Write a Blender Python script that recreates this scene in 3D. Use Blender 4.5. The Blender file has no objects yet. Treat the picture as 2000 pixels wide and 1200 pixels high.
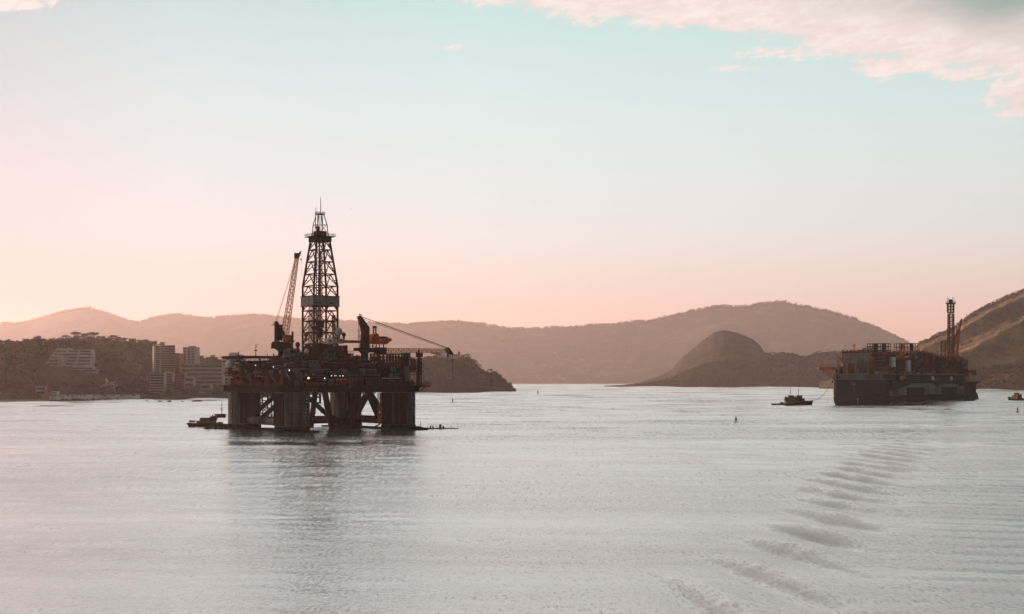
import bpy, math, random
import numpy as np
from mathutils import Vector, Matrix

S = bpy.context.scene
COL = S.collection
R = math.radians

# ------------------------------------------------------------------ camera
F = 2778.0                      # focal length in pixels of the 2000 px wide photograph
HZ = 745.0                      # row of the horizon in the photograph
EYE = 23.0                      # height of the camera over the water
cam_d = bpy.data.cameras.new("camera")
cam_d.sensor_width = 36.0
cam_d.lens = 50.0
cam_d.shift_y = (HZ - 600.0) / 2000.0
cam_d.clip_start = 1.0
cam_d.clip_end = 60000.0
cam = bpy.data.objects.new("camera", cam_d)
COL.objects.link(cam)
cam.location = (0, 0, EYE)
cam.rotation_euler = (R(90), 0, 0)
S.camera = cam

# ------------------------------------------------------------------ light
SUN_LEFT = 44.0                 # degrees left of the view direction
SUN_UP = 8.0
S.view_settings.view_transform = 'Standard'
S.view_settings.look = 'None'
S.view_settings.exposure = 0.4
S.view_settings.gamma = 1.0
S.view_settings.use_curve_mapping = False
S.cycles.use_denoising = True
S.cycles.max_bounces = 6
S.cycles.diffuse_bounces = 2
S.cycles.glossy_bounces = 3
S.cycles.transmission_bounces = 2
S.cycles.volume_bounces = 0
S.cycles.transparent_max_bounces = 8
S.cycles.sample_clamp_indirect = 4.0

sun_dir = Vector((-math.sin(R(SUN_LEFT)) * math.cos(R(SUN_UP)), math.cos(R(SUN_LEFT)) * math.cos(R(SUN_UP)), math.sin(R(SUN_UP))))
sun_d = bpy.data.lights.new("sun", 'SUN')
sun_d.energy = 5.0
sun_d.angle = R(0.6)
sun_d.color = (1.0, 0.60, 0.46)
sun = bpy.data.objects.new("sun", sun_d)
COL.objects.link(sun)
sun.rotation_euler = (-sun_dir).to_track_quat('-Z', 'Y').to_euler()
sun.location = (-900, 600, 900)


def srgb(r, g, b):
    f = lambda c: (c / 255.0) / 12.92 if c / 255.0 <= 0.04045 else (((c / 255.0) + 0.055) / 1.055) ** 2.4
    return (f(r), f(g), f(b), 1.0)


class N:
    """small helper round a node tree"""
    def __init__(self, tree):
        self.t = tree
        self.n = tree.nodes
        self.l = tree.links

    def new(self, typ, **kw):
        nd = self.n.new(typ)
        for k, v in kw.items():
            setattr(nd, k, v)
        return nd

    def put(self, sock, v):
        if v is None:
            return
        if isinstance(v, bpy.types.NodeSocket):
            self.l.new(v, sock)
        else:
            sock.default_value = v

    def m(self, op, a, b=None, c=None, clamp=False):
        nd = self.new('ShaderNodeMath', operation=op, use_clamp=clamp)
        self.put(nd.inputs[0], a)
        self.put(nd.inputs[1], b)
        self.put(nd.inputs[2], c)
        return nd.outputs[0]

    def sstep(self, v, lo, hi, t0=0.0, t1=1.0):
        nd = self.new('ShaderNodeMapRange', interpolation_type='SMOOTHSTEP')
        self.put(nd.inputs['Value'], v)
        nd.inputs['From Min'].default_value = lo
        nd.inputs['From Max'].default_value = hi
        nd.inputs['To Min'].default_value = t0
        nd.inputs['To Max'].default_value = t1
        return nd.outputs['Result']

    def ramp(self, fac, stops, interp='LINEAR'):
        nd = self.new('ShaderNodeValToRGB')
        nd.color_ramp.interpolation = interp
        e = nd.color_ramp.elements
        while len(e) < len(stops):
            e.new(0.5)
        for el, (p, c) in zip(e, stops):
            el.position = p
            el.color = c
        self.put(nd.inputs[0], fac)
        return nd.outputs[0]

    def mix(self, fac, a, b, mode='MIX'):
        nd = self.new('ShaderNodeMix', data_type='RGBA', blend_type=mode)
        self.put(nd.inputs['Factor'], fac)
        self.put(nd.inputs['A'], a) if False else None
        self.put(nd.inputs[6], a)
        self.put(nd.inputs[7], b)
        return nd.outputs[2]

    def noise(self, vec, scale, detail=3.0, rough=0.55, dim='3D', dist=0.0):
        nd = self.new('ShaderNodeTexNoise', noise_dimensions=dim)
        self.put(nd.inputs['Vector'], vec)
        nd.inputs['Scale'].default_value = scale
        nd.inputs['Detail'].default_value = detail
        nd.inputs['Roughness'].default_value = rough
        nd.inputs['Distortion'].default_value = dist
        return nd.outputs['Fac']

    def vec(self, x, y, z=0.0):
        nd = self.new('ShaderNodeCombineXYZ')
        self.put(nd.inputs[0], x)
        self.put(nd.inputs[1], y)
        self.put(nd.inputs[2], z)
        return nd.outputs[0]


# ------------------------------------------------------------------ sky
W = bpy.data.worlds.new("World")
S.world = W
W.use_nodes = True
W.node_tree.nodes.clear()
w = N(W.node_tree)
geo = w.new('ShaderNodeTexCoord').outputs['Generated']
sep = w.new('ShaderNodeSeparateXYZ')
w.l.new(geo, sep.inputs[0])
dx, dy, dz = sep.outputs
elev = w.m('DIVIDE', w.m('ARCSINE', dz), math.pi / 2)            # 0 at the horizon, 1 overhead
d90 = lambda deg: deg / 90.0
base = w.ramp(elev, [
    (0.0, srgb(252, 188, 172)),
    (d90(1.6), srgb(252, 199, 185)),
    (d90(3.6), srgb(244, 219, 210)),
    (d90(5.5), srgb(236, 232, 229)),
    (d90(8.0), srgb(226, 236, 236)),
    (d90(10.5), srgb(217, 236, 235)),
    (d90(13.0), srgb(207, 232, 230)),
    (d90(15.5), srgb(192, 225, 222)),
    (d90(21.0), srgb(206, 224, 222)),
    (d90(32.0), srgb(205, 218, 217)),
    (d90(55.0), srgb(130, 155, 165)),
    (d90(90.0), srgb(85, 110, 125)),
])
# brighter towards the sun, dimmer round to the far side of the sky
hl = w.m('SQRT', w.m('ADD', w.m('ADD', w.m('MULTIPLY', dx, dx), w.m('MULTIPLY', dy, dy)), 1e-6))
sdot = w.m('DIVIDE', w.m('ADD', w.m('MULTIPLY', dx, -math.sin(R(SUN_LEFT))), w.m('MULTIPLY', dy, math.cos(R(SUN_LEFT)))), hl)
gain = w.ramp(w.m('MULTIPLY_ADD', sdot, 0.5, 0.5), [
    (0.0, (0.11, 0.14, 0.155, 1)),
    (0.40, (0.17, 0.20, 0.22, 1)),
    (0.62, (0.85, 0.88, 0.89, 1)),
    (0.70, (0.95, 0.98, 0.97, 1)),
    (0.80, (1.0, 1.02, 1.03, 1)),
    (0.87, (1.0, 1.03, 1.05, 1)),
    (0.93, (0.93, 0.94, 1.0, 1)),
    (0.957, (0.85, 0.79, 0.87, 1)),
    (1.0, (0.70, 0.62, 0.68, 1)),
])
sky_col = w.mix(1.0, base, gain, 'MULTIPLY')
nis = w.new('ShaderNodeTexSky', sky_type='NISHITA')
nis.sun_disc = False
nis.sun_elevation = R(SUN_UP)
nis.sun_rotation = R(-SUN_LEFT)
nis.air_density = 1.3
nis.dust_density = 2.5
nis_dim = w.mix(1.0, nis.outputs[0], (0.10, 0.10, 0.10, 1), 'MULTIPLY')
sky_col = w.mix(0.03, sky_col, nis_dim)
# clouds: a high bank drifting in from one side with ragged edges, and a few loose puffs
yy = w.m('MAXIMUM', dy, 0.02)
qa = w.m('MULTIPLY_ADD', w.m('DIVIDE', dx, yy), F, 1000.0)
qb = w.m('MULTIPLY_ADD', w.m('DIVIDE', dz, yy), -F, HZ)
pv = w.vec(w.m('MULTIPLY', qa, 0.004), w.m('MULTIPLY', qb, 0.0105), 3.7)
n1 = w.noise(pv, 1.0, 7.0, 0.62, dist=0.35)
pv2 = w.vec(w.m('MULTIPLY', w.m('MULTIPLY_ADD', qb, 1.6, qa), 0.010), w.m('MULTIPLY', qb, 0.022), 9.1)
n2 = w.noise(pv2, 1.0, 6.0, 0.6, dist=0.4)
pv4 = w.vec(w.m('MULTIPLY', w.m('MULTIPLY_ADD', qb, 1.2, qa), 0.030), w.m('MULTIPLY', qb, 0.062), 1.3)
n4 = w.noise(pv4, 1.0, 5.0, 0.68, dist=0.5)
nn = w.m('ADD', w.m('MULTIPLY', w.m('SUBTRACT', n1, 0.5), 150.0), w.m('MULTIPLY', w.m('SUBTRACT', n2, 0.5), 95.0))
nn = w.m('ADD', nn, w.m('MULTIPLY', w.m('SUBTRACT', n4, 0.5), 46.0))
bank = w.m('SUBTRACT', w.m('MULTIPLY_ADD', w.m('SUBTRACT', qa, 900.0), 0.158, 6.0), qb)
bank = w.m('ADD', bank, nn)
dens = w.sstep(bank, -5.0, 30.0)
body = w.sstep(bank, 25.0, 150.0)


def puff(cx, cy, rx, ry, amp, soft=0.55):
    u = w.m('DIVIDE', w.m('SUBTRACT', qa, cx), rx)
    v = w.m('DIVIDE', w.m('SUBTRACT', qb, cy), ry)
    d = w.m('SUBTRACT', 1.0, w.m('ADD', w.m('MULTIPLY', u, u), w.m('MULTIPLY', v, v)))
    d = w.m('ADD', d, w.m('MULTIPLY', w.m('ADD', w.m('MULTIPLY', w.m('SUBTRACT', n4, 0.5), 1.1), w.m('ADD', w.m('SUBTRACT', n2, 0.5), w.m('MULTIPLY', w.m('SUBTRACT', n1, 0.5), 0.6))), amp))
    return w.sstep(d, 0.0, soft)


for args in ((1570, 102, 190, 17, 3.4, 1.3), (1770, 126, 150, 26, 3.4, 0.8), (1430, 134, 100, 7, 3.0, 1.6), (1990, 188, 82, 50, 2.4, 0.6), (1880, 146, 70, 18, 3.4, 0.8),
             (30, 2, 85, 22, 3.0, 0.9), (890, 93, 30, 8, 4.0, 2.2), (1150, 46, 40, 9, 4.0, 1.5)):
    dens = w.m('MAXIMUM', dens, puff(*args))
dens = w.m('MULTIPLY', dens, w.m('GREATER_THAN', dy, 0.02))
n3 = w.noise(w.vec(w.m('MULTIPLY', qa, 0.0028), w.m('MULTIPLY', qb, 0.011), 5.5), 1.0, 5.0, 0.6, dist=0.5)
far_in = w.sstep(w.m('ADD', qa, w.m('MULTIPLY', qb, -1.4)), 1300.0, 2050.0)
shade = w.m('MULTIPLY', w.m('MULTIPLY', body, far_in), w.sstep(n3, 0.28, 0.62))
tex = w.sstep(w.m('ADD', n4, w.m('SUBTRACT', n2, 0.5)), 0.3, 0.75)
ccol = w.mix(tex, srgb(240, 222, 217), srgb(255, 241, 236))
ccol = w.mix(shade, ccol, srgb(198, 192, 187))
teal = w.m('MULTIPLY', w.m('MULTIPLY', w.sstep(qb, 60.0, 5.0), w.sstep(qa, 1720.0, 1980.0)), w.sstep(n3, 0.35, 0.6))
ccol = w.mix(w.m('MULTIPLY', teal, 0.85), ccol, srgb(142, 166, 162))
sky_col = w.mix(w.m('MULTIPLY', dens, 0.93), sky_col, ccol)
bg = w.new('ShaderNodeBackground')
w.l.new(sky_col, bg.inputs['Color'])
bg.inputs['Strength'].default_value = 0.76
out = w.new('ShaderNodeOutputWorld')
w.l.new(bg.outputs[0], out.inputs['Surface'])
W.cycles.sampling_method = 'MANUAL'
W.cycles.sample_map_resolution = 512

# ------------------------------------------------------------------ helpers
rng = random.Random(7)
nrg = np.random.default_rng(11)


def link(o, parent=None):
    COL.objects.link(o)
    if parent is not None:
        o.parent = parent
    return o


def tag(o, label=None, cat=None, group=None, kind=None):
    if label:
        o['label'] = label
    if cat:
        o['category'] = cat
    if group:
        o['group'] = group
    if kind:
        o['kind'] = kind
    return o


def thing(name, label, cat, loc=(0, 0, 0), rz=0.0, group=None):
    o = bpy.data.objects.new(name, None)
    o.empty_display_size = 2.0
    o.location = loc
    o.rotation_euler = (0, 0, rz)
    COL.objects.link(o)
    return tag(o, label, cat, group)


def copy_tree(o, parent=None):
    c = o.copy()
    COL.objects.link(c)
    c.parent = parent
    for ch in list(o.children):
        copy_tree(ch, c)
    return c


def mesh_np(name, verts, faces, mat, parent=None, smooth=False):
    """mesh object from numpy arrays; faces all of the same size"""
    verts = np.asarray(verts, dtype=np.float32)
    faces = np.asarray(faces, dtype=np.int32)
    me = bpy.data.meshes.new(name)
    me.vertices.add(len(verts))
    me.vertices.foreach_set('co', verts.ravel())
    k = faces.shape[1]
    me.loops.add(faces.size)
    me.loops.foreach_set('vertex_index', faces.ravel())
    me.polygons.add(len(faces))
    me.polygons.foreach_set('loop_start', np.arange(0, faces.size, k, dtype=np.int32))
    me.polygons.foreach_set('loop_total', np.full(len(faces), k, dtype=np.int32))
    if smooth:
        me.polygons.foreach_set('use_smooth', np.ones(len(faces), dtype=bool))
    me.update()
    me.validate()
    if mat is not None:
        me.materials.append(mat)
    return link(bpy.data.objects.new(name, me), parent)


class MB:
    """collects shapes, builds ONE mesh object"""
    def __init__(self):
        self.v = []
        self.f = []

    def add(self, vs, fs):
        o = len(self.v)
        self.v.extend([tuple(p) for p in vs])
        self.f.extend([tuple(i + o for i in f) for f in fs])
        return self

    def box(self, x0, x1, y0, y1, z0, z1):
        vs = [(x0, y0, z0), (x1, y0, z0), (x1, y1, z0), (x0, y1, z0), (x0, y0, z1), (x1, y0, z1), (x1, y1, z1), (x0, y1, z1)]
        return self.add(vs, [(0, 3, 2, 1), (4, 5, 6, 7), (0, 1, 5, 4), (1, 2, 6, 5), (2, 3, 7, 6), (3, 0, 4, 7)])

    def cbox(self, c, s):
        return self.box(c[0] - s[0] / 2, c[0] + s[0] / 2, c[1] - s[1] / 2, c[1] + s[1] / 2, c[2] - s[2] / 2, c[2] + s[2] / 2)

    def tube(self, p0, p1, r0, r1=None, n=6, cap=True):
        p0, p1 = Vector(p0), Vector(p1)
        r1 = r0 if r1 is None else r1
        d = p1 - p0
        if d.length < 1e-6:
            return self
        d.normalize()
        a = Vector((0, 0, 1)) if abs(d.z) < 0.9 else Vector((1, 0, 0))
        u = d.cross(a).normalized()
        v = d.cross(u)
        vs = []
        for p, r in ((p0, r0), (p1, r1)):
            for i in range(n):
                t = 2 * math.pi * (i + 0.5) / n
                vs.append(p + u * (math.cos(t) * r) + v * (math.sin(t) * r))
        fs = [(i, (i + 1) % n, n + (i + 1) % n, n + i) for i in range(n)]
        if cap:
            fs += [tuple(range(n - 1, -1, -1)), tuple(range(n, 2 * n))]
        return self.add(vs, fs)

    def bar(self, p0, p1, w_):
        return self.tube(p0, p1, w_ * 0.7071, None, 4)

    def path(self, pts, r, n=5):
        for a, b in zip(pts[:-1], pts[1:]):
            self.tube(a, b, r, r, n)
        return self

    def sphere(self, c, r, nu=16, nv=10, sz=1.0):
        vs, fs = [], []
        for j in range(nv + 1):
            ph = math.pi * j / nv
            for i in range(nu):
                th = 2 * math.pi * i / nu
                vs.append((c[0] + r * math.sin(ph) * math.cos(th), c[1] + r * math.sin(ph) * math.sin(th), c[2] + sz * r * math.cos(ph)))
        for j in range(nv):
            for i in range(nu):
                a, b = j * nu + i, j * nu + (i + 1) % nu
                fs.append((a, a + nu, b + nu, b))
        return self.add(vs, fs)

    def prism(self, poly, z0, z1):
        """poly: list of (x, y) counter-clockwise"""
        n = len(poly)
        vs = [(x, y, z0) for x, y in poly] + [(x, y, z1) for x, y in poly]
        fs = [tuple(range(n - 1, -1, -1)), tuple(range(n, 2 * n))] + [(i, (i + 1) % n, n + (i + 1) % n, n + i) for i in range(n)]
        return self.add(vs, fs)

    def prism_xz(self, poly, y0, y1):
        n = len(poly)
        vs = [(x, y0, z) for x, z in poly] + [(x, y1, z) for x, z in poly]
        fs = [tuple(range(n)), tuple(range(2 * n - 1, n - 1, -1))] + [((i + 1) % n, i, n + i, n + (i + 1) % n) for i in range(n)]
        return self.add(vs, fs)

    def loft(self, rings, cap=True):
        n = len(rings[0])
        vs = [p for r_ in rings for p in r_]
        fs = []
        for j in range(len(rings) - 1):
            for i in range(n):
                a, b = j * n + i, j * n + (i + 1) % n
                fs.append((a, b, b + n, a + n))
        if cap:
            fs.append(tuple(range(n - 1, -1, -1)))
            fs.append(tuple((len(rings) - 1) * n + i for i in range(n)))
        return self.add(vs, fs)

    def railing(self, pts, h=1.1, step=2.0, w_=0.09, closed=False):
        if closed:
            pts = list(pts) + [pts[0]]
        for a, b in zip(pts[:-1], pts[1:]):
            a, b = Vector(a), Vector(b)
            L = (b - a).length
            k = max(1, int(L / step))
            for zz in (h, h * 0.55):
                self.bar(a + Vector((0, 0, zz)), b + Vector((0, 0, zz)), w_)
            for i in range(k + 1):
                q = a.lerp(b, i / k)
                self.bar(q, q + Vector((0, 0, h)), w_)
        return self

    def lattice(self, p0, p1, w0, w1, bays, r, up=(0, 0, 1), rb=None, side=None):
        """square lattice boom from p0 to p1, widths w0 -> w1"""
        p0, p1 = Vector(p0), Vector(p1)
        d = (p1 - p0).normalized()
        s = d.cross(Vector(up)).normalized() if side is None else Vector(side)
        t = s.cross(d).normalized()
        rb = rb or r * 0.6
        prev = None
        for i in range(bays + 1):
            k = i / bays
            c = p0.lerp(p1, k)
            w_ = (w0 + (w1 - w0) * k) / 2
            q = [c + s * w_ + t * w_, c - s * w_ + t * w_, c - s * w_ - t * w_, c + s * w_ - t * w_]
            for a in range(4):
                self.bar(q[a], q[(a + 1) % 4], rb * 1.6)
            if prev:
                for a in range(4):
                    self.bar(prev[a], q[a], r * 1.7)
                    b = (a + 1) % 4
                    if i % 2:
                        self.bar(prev[a], q[b], rb * 1.6)
                    else:
                        self.bar(prev[b], q[a], rb * 1.6)
            prev = q
        return self

    def build(self, name, mat, parent=None, smooth=False):
        me = bpy.data.meshes.new(name)
        me.from_pydata(self.v, [], self.f)
        me.update()
        if mat is not None:
            me.materials.append(mat)
        if smooth:
            me.polygons.foreach_set('use_smooth', np.ones(len(me.polygons), dtype=bool))
        return link(bpy.data.objects.new(name, me), parent)


def ray(px, py, D):
    """world point seen at photograph pixel (px, py) at depth D in front of the camera"""
    return Vector(((px - 1000.0) / F * D, D, EYE + (HZ - py) / F * D))


def depth_at(py):
    return F * EYE / (py - HZ)


# numpy fractal noise ------------------------------------------------
_perm = nrg.random((256, 256))


def vnoise(x, y):
    xi, yi = np.floor(x).astype(int), np.floor(y).astype(int)
    fx, fy = x - xi, y - yi
    fx, fy = fx * fx * (3 - 2 * fx), fy * fy * (3 - 2 * fy)
    g = lambda a, b: _perm[a & 255, b & 255]
    return (g(xi, yi) * (1 - fx) + g(xi + 1, yi) * fx) * (1 - fy) + (g(xi, yi + 1) * (1 - fx) + g(xi + 1, yi + 1) * fx) * fy


def fbm(x, y, octs=5, gain_=0.5):
    s, a, t = 0.0, 1.0, 0.0
    for i in range(octs):
        s = s + a * vnoise(x * 2 ** i + 17.3 * i, y * 2 ** i + 9.1 * i)
        t += a
        a *= gain_
    return s / t


def mat_new(name):
    m = bpy.data.materials.new(name)
    m.use_nodes = True
    m.node_tree.nodes.clear()
    nd = N(m.node_tree)
    o = nd.new('ShaderNodeOutputMaterial')
    b = nd.new('ShaderNodeBsdfPrincipled')
    nd.l.new(b.outputs[0], o.inputs['Surface'])
    return m, nd, b, o


def mat_paint(name, col, rough=0.55, metal=0.0, dirt=(0.05, 0.035, 0.025), amount=0.5, scale=0.25, streak=True, emit=None, spec=0.0):
    """painted or bare surface with rust and grime of its own"""
    m, nd, b, o = mat_new(name)
    co = nd.new('ShaderNodeTexCoord').outputs['Object']
    mp = nd.new('ShaderNodeMapping')
    nd.l.new(co, mp.inputs['Vector'])
    mp.inputs['Scale'].default_value = (1, 1, 0.22) if streak else (1, 1, 1)
    n1_ = nd.noise(mp.outputs[0], scale, 6.0, 0.65)
    n2_ = nd.noise(co, scale * 4.0, 4.0, 0.6)
    f = nd.sstep(nd.m('MULTIPLY_ADD', n2_, 0.35, n1_), 0.55, 0.85)
    f = nd.m('MULTIPLY', f, amount)
    c = nd.mix(f, (*col, 1), (*dirt, 1))
    v = nd.sstep(n2_, 0.3, 0.75, 0.86, 1.1)
    c = nd.mix(1.0, c, nd.vec(v, v, v), 'MULTIPLY')
    nd.l.new(c, b.inputs['Base Color'])
    b.inputs['Roughness'].default_value = rough
    b.inputs['Metallic'].default_value = metal
    b.inputs['Specular IOR Level'].default_value = spec
    if emit:
        b.inputs['Emission Color'].default_value = (*emit[0], 1)
        b.inputs['Emission Strength'].default_value = emit[1]
    return m


def mat_ground(name, a, b_, scale=0.02, c=None, rough=0.95, bump=0.0):
    m, nd, b, o = mat_new(name)
    co = nd.new('ShaderNodeTexCoord').outputs['Object']
    n1_ = nd.noise(co, scale, 8.0, 0.62)
    n2_ = nd.noise(co, scale * 5.0, 6.0, 0.65)
    f = nd.sstep(nd.m('MULTIPLY_ADD', n2_, 0.6, nd.m('MULTIPLY', n1_, 0.6)), 0.42, 0.78)
    col = nd.mix(f, (*a, 1), (*b_, 1))
    if c:
        n3_ = nd.noise(co, scale * 0.35, 5.0, 0.6)
        col = nd.mix(nd.sstep(n3_, 0.52, 0.66), col, (*c, 1))
    nd.l.new(col, b.inputs['Base Color'])
    b.inputs['Roughness'].default_value = rough
    b.inputs['Specular IOR Level'].default_value = 0.1
    if bump:
        bm = nd.new('ShaderNodeBump')
        bm.inputs['Strength'].default_value = 1.0
        bm.inputs['Distance'].default_value = bump
        nd.l.new(nd.m('ADD', n2_, nd.m('MULTIPLY', nd.noise(co, scale * 14.0, 4.0, 0.7), 0.4)), bm.inputs['Height'])
        nd.l.new(bm.outputs[0], b.inputs['Normal'])
    return m
# ------------------------------------------------------------------ water
def build_water():
    # rows spaced by depth, columns fan out: fine near the camera, one sheet to beyond the far shore
    d = [40.0]
    while d[-1] < 21000:
        d.append(d[-1] + max(0.45, d[-1] * 0.0036))
    d = np.array(d)
    a = np.concatenate([np.linspace(-1.6, -0.46, 30)[:-1], np.linspace(-0.46, 0.46, 420), np.linspace(0.46, 1.6, 30)[1:]])
    A, Dm = np.meshgrid(a, d)
    X = A * Dm
    Z = np.zeros_like(X)
    r_ = np.random.default_rng(5)
    # wind chop and low swell: every stretch of water carries the wavelengths its mesh can hold
    lmin = np.maximum(0.018 * Dm, 3.2)
    for k in range(64):
        lam = 3.4 * math.exp(4.5 * (k + r_.uniform(-0.4, 0.4)) / 64)
        th = r_.normal(0.12, 0.42)                    # mostly rolling towards / away from the viewer
        kx, ky = math.sin(th) * 2 * math.pi / lam, math.cos(th) * 2 * math.pi / lam
        q = np.log(lam / lmin)
        win = np.clip(q / 0.4, 0, 1) * np.clip((2.0 - q) / 0.7, 0, 1)
        amp = WAVE_SLOPE * lam / (2 * math.pi) * np.clip(0.30 + (Dm - 250) / 1300, 0.30, 1.0)
        patch = 0.30 + 1.3 * vnoise(X * (0.15 / lam) + 40 + k * 3.1, Dm * (0.24 / lam) + 7 + k)
        Z += win * amp * patch * np.sin(kx * X + ky * Dm + r_.uniform(0, 6.28))
    # ship's wake: short slanting crests strung along a line that runs away to the right
    P0 = np.array([18.0, 125.0])
    dirv = np.array([187.0, 605.0])
    dirv /= np.linalg.norm(dirv)
    s = (X - P0[0]) * dirv[0] + (Dm - P0[1]) * dirv[1]
    t = -(X - P0[0]) * dirv[1] + (Dm - P0[1]) * dirv[0]
    wob = (vnoise(X * 0.03 + 3, Dm * 0.012 + 8) - 0.5)
    sig = 7.6 + s * 0.008
    env = np.exp(-((t + wob * 12) / sig) ** 2) * np.clip((s + 30) / 40, 0, 1) * np.clip((720 - s) / 420, 0, 1) ** 0.8
    ph = 2 * math.pi / 11.6 * (0.985 * X + 0.17 * Dm + wob * 7.0 + 0.010 * t * np.abs(t) + 5.0 * (vnoise(s / 43.0 + 4, t * 0.03 + 2) - 0.5))
    wave = np.sin(ph) + 0.32 * np.sin(2 * ph + 0.9)
    Z += 0.50 * env * wave * (0.7 + 0.9 * vnoise(X * 0.05 + 60, Dm * 0.05))
    # a second, fainter family that trails off to the right of the first
    env2 = np.exp(-((t + 34 + s * 0.04) / (22 + s * 0.03)) ** 2) * np.clip(s / 60, 0, 1) * np.clip((420 - s) / 300, 0, 1)
    ph2 = 2 * math.pi / 10.0 * (0.30 * X + 0.95 * Dm + 9 * (vnoise(X * 0.02 + 9, Dm * 0.02 + 2) - 0.5))
    Z += 0.085 * env2 * np.sin(ph2) * (0.3 + 1.2 * vnoise(X * 0.04 + 5, Dm * 0.04 + 90))
    band = np.clip(np.sin(ph + 2.2), 0, 1) ** 12 + 0.28 * np.clip(np.sin(ph + 1.75), 0, 1) ** 4
    ragged = np.clip(1.7 * vnoise(s / 23.0 + 30, t / 9.0 + 11) + 0.05, 0.45, 1.15) * (0.55 + 0.9 * vnoise(X * 0.5 + 3, Dm * 0.09))
    face = (0.80 + 0.35 * np.clip((180 - s) / 180, 0, 1)) * env * band * ragged + 0.10 * env * np.clip(np.sin(ph + 2.2), 0, 1)
    face = face + 0.5 * env2 * np.clip(np.sin(ph2 + 1.6), 0, 1)
    V = np.stack([X, Dm, Z], -1).reshape(-1, 3)
    ny, nx = X.shape
    i = np.arange(ny * nx).reshape(ny, nx)
    Fc = np.stack([i[:-1, :-1], i[:-1, 1:], i[1:, 1:], i[1:, :-1]], -1).reshape(-1, 4)
    m, nd, b, o = mat_new("sea_water")
    co = nd.new('ShaderNodeTexCoord').outputs['Object']
    sp = nd.new('ShaderNodeSeparateXYZ')
    nd.l.new(co, sp.inputs[0])
    x_, y_, z_ = sp.outputs
    h1 = nd.noise(nd.vec(nd.m('MULTIPLY', x_, 0.9), nd.m('MULTIPLY', y_, 0.9)), 1.0, 5.0, 0.62, dist=0.3)
    h2 = nd.noise(nd.vec(nd.m('MULTIPLY', x_, 2.6), nd.m('MULTIPLY', y_, 2.3), 5.0), 1.0, 4.0, 0.65)
    pt = nd.noise(nd.vec(nd.m('MULTIPLY', x_, 0.004), nd.m('MULTIPLY', y_, 0.016), 2.0), 1.0, 5.0, 0.6, dist=0.6)
    pt2 = nd.noise(nd.vec(nd.m('MULTIPLY', x_, 0.0010), nd.m('MULTIPLY', y_, 0.0085), 8.0), 1.0, 4.0, 0.6, dist=0.4)
    rough_patch = nd.m('MULTIPLY', nd.sstep(pt, 0.3, 0.72, 0.45, 1.25), nd.sstep(pt2, 0.32, 0.7, 0.45, 1.3))
    h = nd.m('MULTIPLY_ADD', h2, 0.32, h1)
    h = nd.m('MULTIPLY', h, rough_patch)
    bm = nd.new('ShaderNodeBump')
    bm.inputs['Strength'].default_value = 1.0
    bm.inputs['Distance'].default_value = WATER_BUMP
    nd.l.new(h, bm.inputs['Height'])
    nd.n.remove(b)
    fa = nd.noise(nd.vec(nd.m('MULTIPLY', x_, 2.1), nd.m('MULTIPLY', y_, 0.52), 11.0), 1.0, 3.0, 0.72)
    fb = nd.noise(nd.vec(nd.m('MULTIPLY', x_, 0.95), nd.m('MULTIPLY', y_, 0.11), 15.0), 1.0, 3.0, 0.70)
    fc = nd.noise(nd.vec(nd.m('MULTIPLY', x_, 0.24), nd.m('MULTIPLY', y_, 0.015), 21.0), 1.0, 4.0, 0.68)
    f3 = nd.noise(nd.vec(nd.m('MULTIPLY', x_, 0.8), nd.m('MULTIPLY', y_, 0.5), 31.0), 1.0, 3.0, 0.65)
    gust = nd.m('MULTIPLY', nd.sstep(pt, 0.30, 0.70, 0.35, 1.6), nd.sstep(pt2, 0.32, 0.70, 0.5, 1.45))
    lean = nd.m('ADD', nd.sstep(fa, 0.44, 0.80), nd.m('MULTIPLY', nd.sstep(fb, 0.46, 0.80), nd.sstep(y_, 140.0, 380.0, 0.0, 0.8)))
    lean = nd.m('ADD', lean, nd.m('MULTIPLY', nd.sstep(fc, 0.46, 0.80), nd.sstep(y_, 420.0, 950.0, 0.0, 0.35)))
    wk = nd.new('ShaderNodeAttribute', attribute_name='wake_face').outputs['Fac']
    amt = nd.m('MULTIPLY', nd.m('MULTIPLY', lean, gust), nd.m('MULTIPLY_ADD', wk, 0.35, 1.0))
    amt = nd.m('MULTIPLY_ADD', wk, 0.72, amt)
    ny = nd.m('MULTIPLY', amt, -RIPPLE)
    nx_ = nd.m('MULTIPLY', nd.m('SUBTRACT', f3, 0.5), 0.10)
    va = nd.new('ShaderNodeVectorMath', operation='ADD')
    nd.l.new(bm.outputs[0], va.inputs[0])
    nd.l.new(nd.vec(nx_, ny, 0.0), va.inputs[1])
    vn = nd.new('ShaderNodeVectorMath', operation='NORMALIZE')
    nd.l.new(va.outputs[0], vn.inputs[0])
    bm = vn
    lw = nd.new('ShaderNodeLayerWeight')
    nd.l.new(bm.outputs[0], lw.inputs['Normal'])
    fac = nd.m('MULTIPLY_ADD', nd.m('POWER', lw.outputs['Facing'], 3.0), 0.62, 0.36, clamp=True)
    df = nd.new('ShaderNodeBsdfDiffuse')
    df.inputs['Color'].default_value = (*WATER_COL, 1)
    gl = nd.new('ShaderNodeBsdfAnisotropic')
    gl.distribution = 'MULTI_GGX'
    gl.inputs['Color'].default_value = (0.93, 0.975, 0.98, 1)
    gl.inputs['Roughness'].default_value = WATER_ROUGH
    nd.l.new(bm.outputs[0], gl.inputs['Normal'])
    mx = nd.new('ShaderNodeMixShader')
    nd.l.new(fac, mx.inputs[0])
    nd.l.new(df.outputs[0], mx.inputs[1])
    nd.l.new(gl.outputs[0], mx.inputs[2])
    nd.l.new(mx.outputs[0], o.inputs['Surface'])
    ob = mesh_np("water", V, Fc, m, smooth=True)
    at = ob.data.attributes.new('wake_face', 'FLOAT', 'POINT')
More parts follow.
